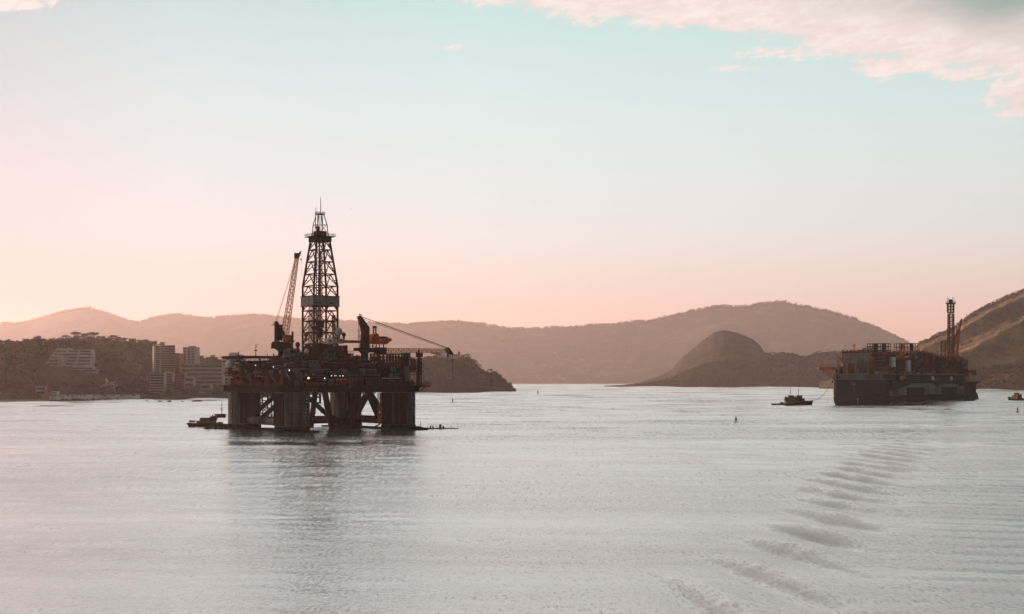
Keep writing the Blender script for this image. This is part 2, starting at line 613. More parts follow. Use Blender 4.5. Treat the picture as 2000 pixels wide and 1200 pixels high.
    at.data.foreach_set('value', np.clip(face, 0, 1.5).astype(np.float32).ravel())
    tag(ob, kind='structure')
    return ob


WAVE_SLOPE = 0.025
WATER_BUMP = 0.14
WATER_COL = (0.075, 0.10, 0.105)
WATER_ROUGH = 0.10
RIPPLE = 0.36
water = build_water()

# ------------------------------------------------------------------ land
M_FOREST = mat_ground("far_forest", (0.035, 0.037, 0.024), (0.105, 0.092, 0.058), 0.012, (0.15, 0.115, 0.075), bump=5.0)
M_DOME = mat_ground("rock_and_scrub", (0.035, 0.033, 0.022), (0.080, 0.066, 0.045), 0.016, (0.10, 0.075, 0.05), bump=4.0)
M_GRASS = mat_ground("dry_grass_hill", (0.055, 0.050, 0.032), (0.20, 0.125, 0.058), 0.010, (0.32, 0.185, 0.085), bump=2.0)
M_EARTH = mat_ground("wooded_ground", (0.020, 0.022, 0.012), (0.060, 0.050, 0.028), 0.05, (0.085, 0.06, 0.036), bump=1.0)
M_SAND = mat_ground("beach_sand", (0.19, 0.15, 0.11), (0.28, 0.22, 0.17), 0.06)
M_ROCK = mat_ground("wet_rock", (0.030, 0.026, 0.022), (0.075, 0.062, 0.05), 0.4, bump=0.3)


def interp(pts, x):
    xs, ys = zip(*pts)
    return np.interp(x, xs, ys)


TERR = {}


def terrain(name, skyline, front, crest, x0, x1, nx, nt, mat, prof=0.75, rough=1.0, tree=4.0, nscale=120.0, back=0.5, extra=None, spur=None, shore_z=-1.5):
    """hill seen from its foot: shore at depth front(px), crest at depth crest(px), skyline as (px, py) of the photograph"""
    px = np.linspace(x0, x1, nx)
    zc_px = interp(skyline, px)
    df = interp(front, px)
    dc = interp(crest, px)
    t = np.concatenate([np.linspace(0, 1, nt), 1 + np.linspace(0, 1, max(6, nt // 4))[1:]])
    T, P = np.meshgrid(t, px, indexing='ij')
    DF, DC, ZP = np.broadcast_to(df, P.shape), np.broadcast_to(dc, P.shape), np.broadcast_to(zc_px, P.shape)
    D = DF + (DC - DF) * np.minimum(T, 1) + np.maximum(T - 1, 0) * (DC - DF) * 1.6
    X = (P - 1000) / F * D
    ZC = EYE + (HZ - ZP) / F * DC
    tt = np.minimum(T, 1)
    up = np.where(T <= 1, np.power(np.clip(tt, 0, 1), prof) * (1 + 0.0 * tt), 1 - back * np.maximum(T - 1, 0) ** 1.3)
    Z = shore_z + (ZC - shore_z) * up
    nz = fbm(X / nscale + 31, D / nscale + 12, 6) - 0.5
    w_ = np.clip(tt * (1 - tt) * 4, 0, 1) * (T < 1) + 0.3 * (T > 1)
    Z = Z + rough * nz * np.maximum(ZC, 8) * 0.55 * w_
    fine = fbm(X / (nscale * 0.10) + 5, D / (nscale * 0.10) + 77, 4) - 0.45
    Z = Z + tree * fine * np.clip(tt * 8, 0, 1) * np.clip(ZC / 20, 0.2, 1)
    fin2 = fbm(X / (nscale * 0.035) + 15, D / (nscale * 0.05) + 7, 3) - 0.4
    Z = Z + tree * 0.75 * fin2 * np.clip(tt * 8, 0, 1) * np.clip(ZC / 20, 0.2, 1)
    if spur is not None:
        Z = Z + spur(P, T, X, D, Z)
    V = np.stack([X, D, Z], -1).reshape(-1, 3)
    a, b_ = P.shape
    i = np.arange(a * b_).reshape(a, b_)
    Fc = np.stack([i[:-1, :-1], i[:-1, 1:], i[1:, 1:], i[1:, :-1]], -1).reshape(-1, 4)
    ob = mesh_np(name, V, Fc, mat, smooth=True)
    tag(ob, kind='structure')
    TERR[ob.name] = (px, t, X, D, Z)
    return ob


def ground_at(name, px, t):
    """point on a terrain at photograph column px and slope parameter t (0 shore .. 1 crest)"""
    pxs, ts, X, D, Z = TERR[name]
    i = min(max(int(np.searchsorted(pxs, px)), 1), len(pxs) - 1)
    j = min(max(int(np.searchsorted(ts, t)), 1), len(ts) - 1)
    a = (px - pxs[i - 1]) / (pxs[i] - pxs[i - 1])
    b = (t - ts[j - 1]) / (ts[j] - ts[j - 1])
    g = lambda Q: (Q[j - 1, i - 1] * (1 - a) + Q[j - 1, i] * a) * (1 - b) + (Q[j, i - 1] * (1 - a) + Q[j, i] * a) * b
    return Vector((float(g(X)), float(g(D)), float(g(Z))))


terrain("far_hills",
        [(-1400, 610), (-800, 640), (-400, 600), (-120, 640), (0, 632), (30, 633), (60, 627), (110, 613), (150, 605), (176, 603), (212, 613), (250, 627), (272, 630), (295, 622), (345, 613), (368, 619),
         (420, 622), (450, 618), (500, 616), (550, 621), (600, 625), (660, 627), (720, 632), (790, 635), (820, 632), (860, 629), (895, 628), (940, 634), (1000, 643), (1060, 642), (1130, 639), (1200, 634),
         (1260, 628), (1330, 613), (1375, 604), (1405, 598), (1455, 599), (1500, 592), (1530, 591), (1565, 597), (1620, 609), (1670, 625), (1720, 645), (1770, 667), (1800, 684), (1860, 705), (1950, 722), (2150, 735), (2600, 738)],
        [(-1400, 12600), (1000, 13400), (1250, 13200), (1800, 12600), (2600, 12600)],
        [(-1400, 15800), (0, 16200), (700, 15700), (1200, 15000), (1530, 14700), (1900, 14200), (2600, 14200)],
        -1400, 2600, 1900, 60, M_FOREST, prof=0.8, rough=0.75, tree=23.0, nscale=1050.0)

terrain("rocky_hill",
        [(1180, 754), (1232, 751), (1255, 746), (1290, 734), (1312, 722), (1326, 706), (1332, 699), (1350, 685), (1375, 663), (1395, 650), (1412, 645.5), (1440, 650), (1468, 661), (1484, 674), (1492, 687), (1496, 693),
         (1515, 692), (1545, 692), (1560, 697), (1575, 699), (1590, 692), (1610, 688), (1640, 689), (1670, 695), (1720, 710), (1800, 725), (1900, 740), (2000, 750)],
        [(1180, 5300), (2000, 4700)],
        [(1180, 5800), (2000, 5400)],
        1180, 2000, 640, 60, M_DOME, prof=0.62, rough=0.30, tree=4.5, nscale=330.0)


def grass_spurs(P, T, X, D, Z):
    """ridges that come down the slope towards the left, with hollows between"""
    out_ = np.zeros_like(Z)
    for (x0, t0, x1, t1, hgt, wid) in ((1772, 0.50, 2015, 0.74, 36, 0.14), (1776, 0.10, 2040, 0.46, 40, 0.14), (1840, 0.36, 1990, 0.50, 11, 0.06), (1735, 0.32, 1890, 0.48, 17, 0.075), (2030, 0.30, 2300, 0.75, 45, 0.14)):
        k = np.clip((P - x0) / (x1 - x0), -0.15, 1.15)
        tl = t0 + (t1 - t0) * k + 0.018 * (vnoise(P / 17.0 + 3, P * 0 + hgt) - 0.5)
        off = (T - tl)
        side = np.where(off > 0, np.exp(-(off / wid) ** 2), np.exp(-(off / (wid * 0.36)) ** 2))
        ends = np.clip((P - x0) / 30.0, 0, 1) * np.clip((x1 + 40 - P) / 60.0, 0, 1)
        out_ += hgt * side * ends
    gl = fbm(P / 26.0 + T * 3.0, T * 5.0 - P / 60.0, 5) - 0.5
    out_ = out_ * np.clip((T - 0.03) / 0.16, 0, 1)
    return out_ + 9 * gl * np.clip(T * (1.02 - T) * 4, 0, 1)


terrain("grassy_hill",
        [(1600, 747), (1700, 728), (1750, 706), (1790, 675), (1797, 672), (1830, 656), (1860, 642), (1880, 627), (1905, 611), (1930, 596), (1950, 587), (1965, 580), (1985, 573), (2000, 568), (2100, 545), (2250, 530), (2500, 570), (2800, 640)],
        [(1600, 3700), (1790, 3650), (2000, 3450), (2800, 3300)],
        [(1600, 4300), (1790, 4300), (2000, 4500), (2400, 4600), (2800, 4500)],
        1600, 2800, 620, 120, M_GRASS, prof=0.85, rough=0.28, tree=3.0, nscale=300.0, spur=grass_spurs)

terrain("headland",
        [(640, 762), (700, 748), (740, 735), (780, 714), (800, 704), (815, 701), (840, 699), (860, 697), (880, 697), (900, 698), (915, 699), (926, 706), (938, 720), (945, 727), (965, 730), (980, 739), (992, 751), (1000, 759), (1005, 765), (1010, 769.5)],
        [(640, 2700), (830, 2700), (960, 2800), (1010, 2960)],
        [(640, 2900), (830, 2920), (960, 2960), (1010, 2985)],
        640, 1010, 300, 40, M_EARTH, prof=0.42, rough=0.2, tree=2.0, nscale=90.0, back=0.9)

terrain("wooded_hill",
        [(-1300, 640), (-700, 650), (-300, 664), (0, 672), (40, 671), (90, 669), (140, 669), (165, 674), (185, 690), (208, 698), (226, 708), (236, 724), (250, 747), (266, 768), (282, 783)],
        [(-1300, 1560), (0, 1640), (100, 1690), (282, 1700)],
        [(-1300, 1900), (0, 1900), (180, 1880), (282, 1740)],
        -1300, 282, 520, 60, M_EARTH, prof=0.72, rough=0.12, tree=1.2, nscale=60.0)

terrain("wooded_hill",
        [(-1300, 690), (-200, 690), (0, 690), (40, 674), (70, 666), (100, 665), (140, 662), (160, 661), (200, 663), (250, 667), (290, 671), (310, 676), (335, 694), (360, 710), (400, 716), (440, 722), (520, 733), (640, 745), (720, 752), (760, 768)],
        [(-1300, 1800), (200, 1800), (300, 1850), (445, 1880), (600, 2300), (760, 2700)],
        [(-1300, 2300), (0, 2300), (300, 2250), (445, 2200), (600, 2500), (760, 2800)],
        -1300, 760, 520, 60, M_EARTH, prof=0.7, rough=0.12, tree=1.2, nscale=60.0)
# ------------------------------------------------------------------ drilling rig
M_STEEL = mat_paint("weathered_steel", (0.014, 0.015, 0.015), 0.85, 0.0, (0.030, 0.014, 0.008), 0.6, 0.12)
M_COLUMN = mat_paint("grey_column_paint", (0.115, 0.125, 0.122), 0.75, 0.0, (0.035, 0.026, 0.022), 0.75, 0.13)
M_COLDARK = mat_paint("dark_boot_paint", (0.009, 0.009, 0.009), 0.65, 0.0, (0.03, 0.016, 0.010), 0.5, 0.15)
M_RUST = mat_paint("rusty_steel", (0.085, 0.030, 0.013), 0.75, 0.0, (0.022, 0.010, 0.007), 0.7, 0.3)
M_ORANGE = mat_paint("crane_orange", (0.42, 0.135, 0.022), 0.5, 0.0, (0.09, 0.035, 0.015), 0.6, 0.4)
M_YELLOW = mat_paint("crane_yellow", (0.50, 0.22, 0.030), 0.5, 0.0, (0.13, 0.05, 0.02), 0.5, 0.4)
M_WHITE = mat_paint("off_white_paint", (0.55, 0.54, 0.51), 0.5, 0.0, (0.25, 0.18, 0.13), 0.5, 0.3)
M_CABIN = mat_paint("grey_cabin_paint", (0.12, 0.12, 0.115), 0.6, 0.0, (0.07, 0.045, 0.03), 0.6, 0.3)
M_WINDWALL = mat_paint("wind_wall_sheet", (0.20, 0.22, 0.215), 0.55, 0.0, (0.09, 0.065, 0.05), 0.45, 0.25)
M_LATTICE = mat_paint("derrick_steel", (0.035, 0.014, 0.009), 0.65, 0.0, (0.02, 0.012, 0.010), 0.6, 0.3)
M_BLACK = mat_paint("black_rubber", (0.013, 0.013, 0.013), 0.75, 0.0, (0.025, 0.02, 0.018), 0.4, 0.5)
M_RED = mat_paint("red_container", (0.22, 0.035, 0.018), 0.55, 0.0, (0.08, 0.02, 0.012), 0.5, 0.4)
M_TEAL = mat_paint("teal_sheet", (0.03, 0.13, 0.125), 0.55, 0.0, (0.02, 0.05, 0.05), 0.4, 0.4)
M_GLASS = mat_paint("dark_window_glass", (0.018, 0.020, 0.022), 0.15, 0.0, (0.03, 0.03, 0.03), 0.2, 0.6, streak=False, spec=0.35)
M_LAMP = mat_paint("lamp_white", (0.9, 0.9, 0.88), 0.4, emit=((1.0, 0.97, 0.92), 2.0))
M_LAMPO = mat_paint("lamp_orange", (0.9, 0.4, 0.15), 0.4, emit=((1.0, 0.36, 0.10), 3.6))
M_WIRE = mat_paint("wire_rope", (0.030, 0.024, 0.020), 0.6, amount=0.3)

RTH = R(33.6)
RC, RS = math.cos(RTH), math.sin(RTH)
RX, RY = -100.4, 650.0
SP = 55.3                      # column spacing
rig = thing("drilling_rig", "dark four-legged floating drilling rig with a tall lattice derrick and two cranes", "drilling rig", (RX, RY, 0), RTH)


def rl(px, py, v=None, u=None):
    """rig coordinates of the photograph pixel on the plane v=const or u=const"""
    a, b = (px - 1000.0) / F, (HZ - py) / F
    # world = (a D, D, EYE + b D)
    #  u = (X-RX) RC + (D-RY) RS ; v = -(X-RX) RS + (D-RY) RC
    if v is not None:
        D = (v - RX * RS + RY * RC) / (RC - a * RS)
    else:
        D = (u + RX * RC + RY * RS) / (a * RC + RS)
    X = a * D
    return Vector(((X - RX) * RC + (D - RY) * RS, -(X - RX) * RS + (D - RY) * RC, EYE + b * D))


def rounded(cx, cy, h, r, n=4):
    out_ = []
    for qx, qy, a0 in ((1, 1, 0), (-1, 1, 90), (-1, -1, 180), (1, -1, 270)):
        for i in range(n + 1):
            t = R(a0 + 90 * i / n)
            out_.append((cx + qx * (h - r) + math.cos(t) * r, cy + qy * (h - r) + math.sin(t) * r))
    return out_


# columns
for (cu, cv) in ((0, 0), (SP, 0), (0, SP), (SP, SP)):
    m = MB()
    m.prism(rounded(cu, cv, 6.5, 2.2), -6, 18.0)
    c = m.build("column", M_COLUMN, rig)
    b = MB()
    b.prism(rounded(cu, cv, 6.62, 2.3), 11.2, 12.0)
    b.prism(rounded(cu, cv, 6.60, 2.3), 5.6, 5.9)
    b.build("stiffener_band", M_COLUMN, c)
    b = MB()
    b.prism(rounded(cu, cv, 6.75, 2.3), -2.0, 2.2)
    b.build("boot_band", M_COLDARK, c)
    # chafing pipes and a ladder down the outside
    f = MB()
    for k in (-3.4, 4.4):
        f.tube((cu + k, cv - 6.9, 0.2), (cu + k, cv - 6.9, 17.8), 0.22, None, 6)
    f.tube((cu - 6.9, cv - 1.5, 0.2), (cu - 6.9, cv - 1.5, 17.8), 0.2, None, 6)
    f.build("riser_pipe", M_RUST, c)
    l = MB()
    for s_ in (-0.35, 0.35):
        l.bar((cu + 1.2 + s_, cv - 6.95, 0.5), (cu + 1.2 + s_, cv - 6.95, 17.6), 0.12)
    for k in range(28):
        l.bar((cu + 0.85, cv - 6.95, 0.8 + 0.6 * k), (cu + 1.55, cv - 6.95, 0.8 + 0.6 * k), 0.08)
    l.build("ladder", M_RUST, c)
# dark panels on some of the column faces
for (x0, x1, y0, y1) in ((-5.0, 5.3, SP - 6.9, SP - 6.52), (-6.95, -6.52, -5.2, 5.4), (SP - 5.2, SP + 0.6, -6.9, -6.52), (SP - 1.0, SP + 5.4, SP - 6.9, SP - 6.52), (SP - 6.95, SP - 6.52, -5.2, 5.4)):
    MB().box(x0, x1, y0, y1, 2.6, 17.4).build("dark_panel", M_COLDARK, rig)
# weld seams, draught boards and scrape marks on the pale faces
for (x0, x1, y0, cv_) in ((-4.6, 5.4, -6.56, 0), (SP + 0.9, SP + 5.6, -6.56, 0)):
    for z in (4.2, 7.9, 9.6, 14.3):
        MB().box(x0, x1, y0, y0 + 0.1, z, z + 0.10).build("weld_seam", M_COLDARK, rig)
    for k in range(9):
        MB().box(x1 - 1.5, x1 - 1.0, y0 - 0.03, y0 + 0.05, 2.6 + k * 1.5, 3.1 + k * 1.5).build("draught_mark", M_WHITE, rig)
    for k in range(5):
        u = x0 + (x1 - x0) * rng.uniform(0.1, 0.85)
        z = rng.uniform(6, 15)
        MB().box(u, u + rng.uniform(0.12, 0.4), y0 - 0.02, y0 + 0.05, z - rng.uniform(2, 5), z).build("rust_run", M_RUST, rig)
# pontoons just awash, horizontal and diagonal braces
for cu in (0, SP):
    m = MB()
    m.prism([(cu - 7.4, -13), (cu - 4, -16), (cu + 4, -16), (cu + 7.4, -13), (cu + 7.4, SP + 13), (cu + 4, SP + 16), (cu - 4, SP + 16), (cu - 7.4, SP + 13)], -7.0, 0.35)
    m.build("pontoon", M_COLDARK, rig)


def brace(a, b, r, name="brace", mat=None):
    MB().tube(a, b, r, None, 14).build(name, mat or M_STEEL, rig, smooth=False)


brace((0, 6, 4.2), (0, SP - 6, 4.2), 1.9, mat=M_COLUMN)
brace((SP, 6, 4.2), (SP, SP - 6, 4.2), 1.9, mat=M_RUST)
brace((6, SP, 3.6), (SP - 6, SP, 3.6), 2.0, mat=M_RUST)
brace((6.2, 27.6, 4.0), (SP - 6.2, 27.6, 4.0), 1.2)
brace((0, SP - 8, 6.0), (0, 12, 18.5), 1.15)
brace((0, 8, 3.6), (0, 24, 18.5), 0.9)
brace(rl(607, 836, v=3.0), rl(616, 764, v=3.0), 1.25)
brace(rl(650, 845, v=6.0), rl(634, 764, v=6.0), 1.45)
brace(rl(744, 826, v=2.0), rl(717, 764, v=2.0), 1.35)
brace(rl(690, 840, v=20.0), rl(682, 766, v=20.0), 1.1)
brace(rl(671, 826, v=26.0), rl(696, 768, v=26.0), 0.5)
brace(rl(712, 770, v=30.0), rl(684, 838, v=30.0), 0.8)
brace((SP, 10, 3.8), (SP, 30, 18.5), 1.1)
brace((SP, SP - 10, 3.8), (SP, 28, 18.5), 1.1)
brace((SP - 8, SP, 4), (30, SP, 18.5), 1.2)
brace((8, SP, 4), (26, SP, 18.5), 1.2)
# hanging service frames and hoses in the open gaps under the deck
m = MB()
for (a, b) in (((617, 768), (617, 787)), ((625, 770), (625, 787)), ((613, 787), (626, 787)), ((617, 776), (625, 776))):
    m.bar(rl(*a, v=8), rl(*b, v=8), 0.75)
m.build("hanging_frame", M_STEEL, rig)
m = MB()
for (x, y) in ((616, 808), (627, 807), (633, 810)):
    m.tube(rl(x, 768, v=14), rl(x, y, v=14), 0.13, None, 5)
    m.tube(rl(x, y - 3, v=14), rl(x, y, v=14), 0.32, None, 6)
m.build("hanging_hose", M_BLACK, rig)
m = MB()
m.lattice(rl(741, 768, v=-5), rl(742, 824, v=-5), 1.3, 1.3, 11, 0.12, up=(0, 1, 0.1))
m.build("access_ladder_tower", M_ORANGE, rig)
m = MB()
m.lattice(rl(517, 768, v=30), rl(519, 826, v=30), 4.6, 4.6, 4, 0.26, up=(0, 1, 0.1))
m.build("riser_guide_frame", M_STEEL, rig)
m = MB()
m.path([rl(735, 776, v=4), rl(727, 784, v=4), rl(718, 790, v=4)], 0.12)
m.path([rl(731, 768, v=4), rl(733, 782, v=4), rl(740, 800, v=4), rl(741, 820, v=4)], 0.09)
m.build("mooring_wire", M_WIRE, rig)
# floating boom and fender logs round the feet
m = MB()
m.path([rl(742, 829, v=-2), rl(733, 833, v=-3), rl(728, 838, v=-4)], 0.35, 6)
m.build("hose_loop", M_BLACK, rig)

# ---------------- deck box
DK0, DK1 = 18.0, 21.0
m = MB()
m.prism([(-8.5, -6), (-6, -8.5), (61, -8.5), (63.5, -6), (63.5, 61), (61, 63.5), (-6, 63.5), (-8.5, 61)], DK0, DK1)
for k in range(26):
    u = -5 + k * 2.6
    m.box(u, u + 0.14, -8.58, -8.5, DK0 + 0.4, DK1 - 0.3)
deck = m.build("deck_box", M_STEEL, rig)
m = MB()
m.box(-9.4, 64.4, -9.4, -8.5, DK1 - 0.25, DK1 + 0.02)
m.box(-9.4, -8.5, -8.5, 64.4, DK1 - 0.25, DK1 + 0.02)
m.box(63.5, 64.4, -8.5, 64.4, DK1 - 0.25, DK1 + 0.02)
m.build("walkway", M_STEEL, deck)
m = MB()
m.railing([(-9.3, 64.3, DK1), (-9.3, -9.3, DK1), (64.3, -9.3, DK1), (64.3, 64.3, DK1)], 1.2, 2.2, 0.10)
m.build("railing", M_RUST, deck)
# lower service ledge beneath the deck edge
m = MB()
a, b = rl(592, 764, v=-9.9), rl(617, 764, v=-9.9)
m.box(a.x, b.x, -10.9, -8.8, a.z - 0.35, a.z - 0.1)
m.railing([(a.x, -10.9, a.z - 0.1), (b.x, -10.9, a.z - 0.1)], 1.3, 1.6, 0.12)
m.build("service_ledge", M_CABIN, rig)
# slung platform that sticks out past the right column
tip, root_ = rl(838, 753, v=-6), rl(806, 757, v=-6)
m = MB()
m.prism([(63.5, -9), (tip.x, -7.5), (tip.x, -4.5), (63.5, 12)], 20.3, 20.95)
m.tube((64, -6, 18.4), (tip.x - 2, -6, 20.5), 0.28)
m.tube((64, 2, 18.4), (tip.x - 3, -4, 20.5), 0.28)
m.railing([(63.5, -9, 21.1), (tip.x, -7.5, 21.1), (tip.x, -4.5, 21.1), (63.5, 12, 21.1)], 1.3, 1.3, 0.12)
m.build("slung_platform", M_STEEL, rig)

# ---------------- tween decks: slabs, walls, posts, modules, pipes
m = MB()
m.box(-1.5, 40.0, 0.0, 56.0, DK1 + 0.02, 32.6)
m.box(40.0, 56.0, 0.0, 56.0, DK1 + 0.02, 29.3)
m.build("machinery_house", M_STEEL, rig)
for z, (u0, u1, v0, v1) in ((26.2, (-5, 61, -5, 60)), (29.6, (-2, 59, -3, 58)), (32.9, (-1, 41.0, -2.5, 58))):
    m = MB()
    m.box(u0, u1, v0, v1, z - 0.28, z)
    d_ = m.build("deck_slab", M_STEEL, rig)
    m = MB()
    m.railing([(u0, v1, z), (u0, v0, z), (u1, v0, z), (u1, v1, z)], 1.15, 2.0, 0.11)
    m.build("railing", M_RUST, d_)
post = random.Random(21)
for k in range(17):
    u = -4 + k * 3.85 + post.uniform(-0.6, 0.6)
    MB().bar((u, -4.6, DK1), (u, -4.6, 26.0), 0.36).build("deck_post", M_RUST, rig)
    if -1.5 < u < 58:
        MB().bar((u, -2.8, 26.2), (u, -2.8, 29.4), 0.32).build("deck_post", M_RUST, rig)
        if u < 40:
            MB().bar((u, -2.3, 29.6), (u, -2.3, 32.7), 0.28).build("deck_post", M_RUST, rig)
for k in range(15):
    v = -4 + k * 4.2 + post.uniform(-0.6, 0.6)
    MB().bar((-4.7, v, DK1), (-4.7, v, 26.0), 0.36).build("deck_post", M_RUST, rig)
    MB().bar((-1.8, v, 26.2), (-1.8, v, 29.4), 0.32).build("deck_post", M_RUST, rig)
    MB().bar((-0.9, v, 29.6), (-0.9, v, 32.7), 0.30).build("deck_post", M_RUST, rig)
mods = random.Random(5)
mats = [M_STEEL, M_CABIN, M_RUST, M_COLUMN, M_STEEL, M_RUST, M_CABIN, M_COLDARK]
for lev, (z0, zt, vv) in enumerate(((DK1 + 0.02, 26.0, -7.6), (26.2, 29.3, -4.4), (29.6, 32.6, -2.2), (32.9, 36.0, 0.0))):
    u = -7.0 if lev == 0 else -3.5
    while u < 58:
        w_ = mods.uniform(1.6, 5.2)
        h = mods.uniform(1.1, zt - z0 - 0.1)
        if mods.random() < 0.86 and not (lev >= 2 and u > (35 if lev == 3 else 37)):
            m = MB()
            d0 = vv + mods.uniform(0.2, 1.4)
            if mods.random() < 0.28:
                r_ = min(h / 2, 1.3)
                m.tube((u, d0 + 1.5, z0 + r_), (u + w_, d0 + 1.5, z0 + r_), r_, None, 12)
                m.box(u + 0.3, u + 0.6, d0 + 0.6, d0 + 2.4, z0, z0 + r_)
                m.box(u + w_ - 0.6, u + w_ - 0.3, d0 + 0.6, d0 + 2.4, z0, z0 + r_)
                nm = "deck_tank"
            else:
                m.box(u, u + w_, d0, d0 + 3.0, z0, z0 + h)
                for k in range(1, int(w_ / 0.7)):
                    m.box(u + 0.7 * k, u + 0.7 * k + 0.10, d0 - 0.08, d0, z0 + 0.1, z0 + h - 0.1)
                nm = "deck_module"
            m.build(nm, mods.choice(mats), rig)
        u += w_ + mods.uniform(0.1, 1.2)
    v = -6.0 if lev == 0 else -2.0
    while v < 58 and lev < 3:
        w_ = mods.uniform(1.8, 5.0)
        h = mods.uniform(1.1, zt - z0 - 0.1)
        u0 = (-7.8, -4.6, -1.6)[lev] + mods.uniform(0.1, 0.6)
        m = MB()
        m.box(u0, u0 + 2.6, v, v + w_, z0, z0 + h)
        m.build("deck_module", mods.choice(mats), rig)
        v += w_ + mods.uniform(0.2, 1.6)
# pipe runs along the faces
m = MB()
pp = random.Random(9)
for k in range(16):
    z = pp.uniform(23.3, 32.2)
    u0 = pp.uniform(-6, 40)
    L = pp.uniform(6, 22)
    v = -5.0 if z < 26 else -3.2
    m.tube((u0, v, z), (min(u0 + L, 60), v, z), pp.uniform(0.10, 0.28), None, 6)
    m.tube((u0, v, z), (u0, v, z - pp.uniform(0.6, 3.0)), 0.16, None, 6)
for k in range(10):
    v0 = pp.uniform(0, 40)
    z = pp.uniform(23.3, 32)
    m.tube((-5.0, v0, z), (-5.0, v0 + pp.uniform(5, 15), z), pp.uniform(0.1, 0.26), None, 6)
m.build("pipe_run", M_CABIN, rig)
# sloping stairs and struts on the left face
for (a, b, r_) in (((487, 752), (500, 733), 0.32), ((494, 752), (507, 733), 0.32), ((529, 733), (544, 754), 0.30), ((516, 752), (520, 737), 0.24), ((526, 752), (520, 737), 0.24), ((556, 722), (566, 742), 0.3)):
    MB().tube(rl(*a, u=-6.2), rl(*b, u=-6.2), r_, None, 6).build("stair_strut", M_CABIN, rig)
# curved exhaust trunking on the front face
for x in (573, 580):
    m = MB()
    m.path([rl(x, 722, v=-5.5), rl(x + 6, 729, v=-5.5), rl(x + 8, 737, v=-5.5), rl(x + 6, 747, v=-5.5)], 0.75, 8)
    m.build("exhaust_trunk", M_CABIN, rig)
# red and other containers on the lower deck
for (x0, x1, y0, y1, mt_) in ((597, 608, 746, 753, M_RED), (610, 621, 746, 753, M_RED), (656, 677, 741, 750, M_RED), (766, 778, 729, 738, M_TEAL), (624, 640, 744, 754, M_BLACK), (454, 474, 741, 752, M_RUST), (749, 784, 739, 756, M_STEEL)):
    a, b = rl(x0, y1, v=-7.9), rl(x1, y0, v=-7.9) if x0 > 500 else None
    if x0 > 500:
        m = MB()
        m.box(a.x, b.x, -8.1, -5.2, a.z, b.z)
        for k in range(int((b.x - a.x) / 0.5)):
            m.box(a.x + 0.5 * k + 0.1, a.x + 0.5 * k + 0.25, -8.16, -8.1, a.z + 0.15, b.z - 0.15)
    else:
        a, b = rl(x0, y1, u=-7.9), rl(x1, y0, u=-7.9)
        m = MB()
        m.box(-8.1, -5.0, min(a.y, b.y), max(a.y, b.y), a.z, b.z)
    m.build("container", mt_, rig)
# pale sign strip and lettering marks on the front girder
m = MB()
a, b = rl(745, 739, v=-8.3), rl(781, 739, v=-8.3)
m.box(a.x, b.x, -8.6, -8.3, a.z - 0.12, a.z + 0.14)
m.build("sign_strip", M_WHITE, rig)
m = MB()
for i, (x, k) in enumerate(((761, -1), (762.5, 1), (764.5, 0), (766.5, 0), (769, 0), (771.5, 0), (773.5, 0))):
    p = rl(x, 745.5, v=-8.35)
    q = rl(x + k * 0.7, 741.2, v=-8.35)
    m.bar((p.x, -8.3, p.z), (q.x, -8.3, q.z), 0.16)
m.build("lettering", M_CABIN, rig)
m = MB()
for (x0, x1, y) in ((624.5, 630, 748.5), (631, 636.5, 749), (628, 632, 752)):
    a, b = rl(x0, y, v=-8.35), rl(x1, y, v=-8.35)
    m.box(a.x, b.x, -8.42, -8.2, a.z - 0.25, a.z + 0.25)
m.build("lettering", M_CABIN, rig)
m = MB()
for (a, b) in (((681, 747), (685, 747)), ((685, 747), (685, 750)), ((682, 750), (685, 750)), ((682.4, 752.2), (685.4, 752.2)), ((682.4, 752.2), (682.4, 756.5)), ((685.4, 752.2), (685.4, 756.5)), ((682.4, 756.5), (685.4, 756.5))):
    p, q = rl(*a, v=-9.0), rl(*b, v=-9.0)
    m.bar((p.x, -9.0, p.z), (q.x, -9.0, q.z), 0.22)
m.build("lettering", M_CABIN, rig)
# lamps
for (x, y, s_, mt_) in ((565, 723.5, 0.28, M_LAMP), (602.6, 738.8, 0.42, M_LAMPO), (634, 739.2, 0.26, M_LAMP), (647.4, 734.2, 0.17, M_LAMP), (653.6, 734.2, 0.13, M_LAMP), (656.4, 734.2, 0.13, M_LAMP), (664.2, 734.6, 0.17, M_LAMP), (670, 734.4, 0.20, M_LAMP), (534, 717, 0.2, M_LAMP), (499, 714, 0.22, M_LAMP)):
    p = rl(x, y, v=-8.4) if x > 560 else rl(x, y, u=-6.8)
    l = MB().sphere(p, s_, 10, 6).build("deck_lamp", mt_, rig, smooth=True)
    MB().box(p.x - 0.12, p.x + 0.12, p.y - 0.0, p.y + 1.0, p.z + s_, p.z + s_ + 0.25).build("lamp_bracket", M_STEEL, l)
for (x0, x1, y) in ((596, 600, 731.6), (610, 614.5, 731.6), (657, 661, 741.3), (664, 668.5, 741.3), (671.5, 676, 741.3)):
    a, b = rl(x0, y, v=-8.35), rl(x1, y, v=-8.35)
    MB().box(a.x, b.x, -8.6, -8.3, a.z - 0.12, a.z + 0.12).build("light_fitting", M_WHITE, rig)

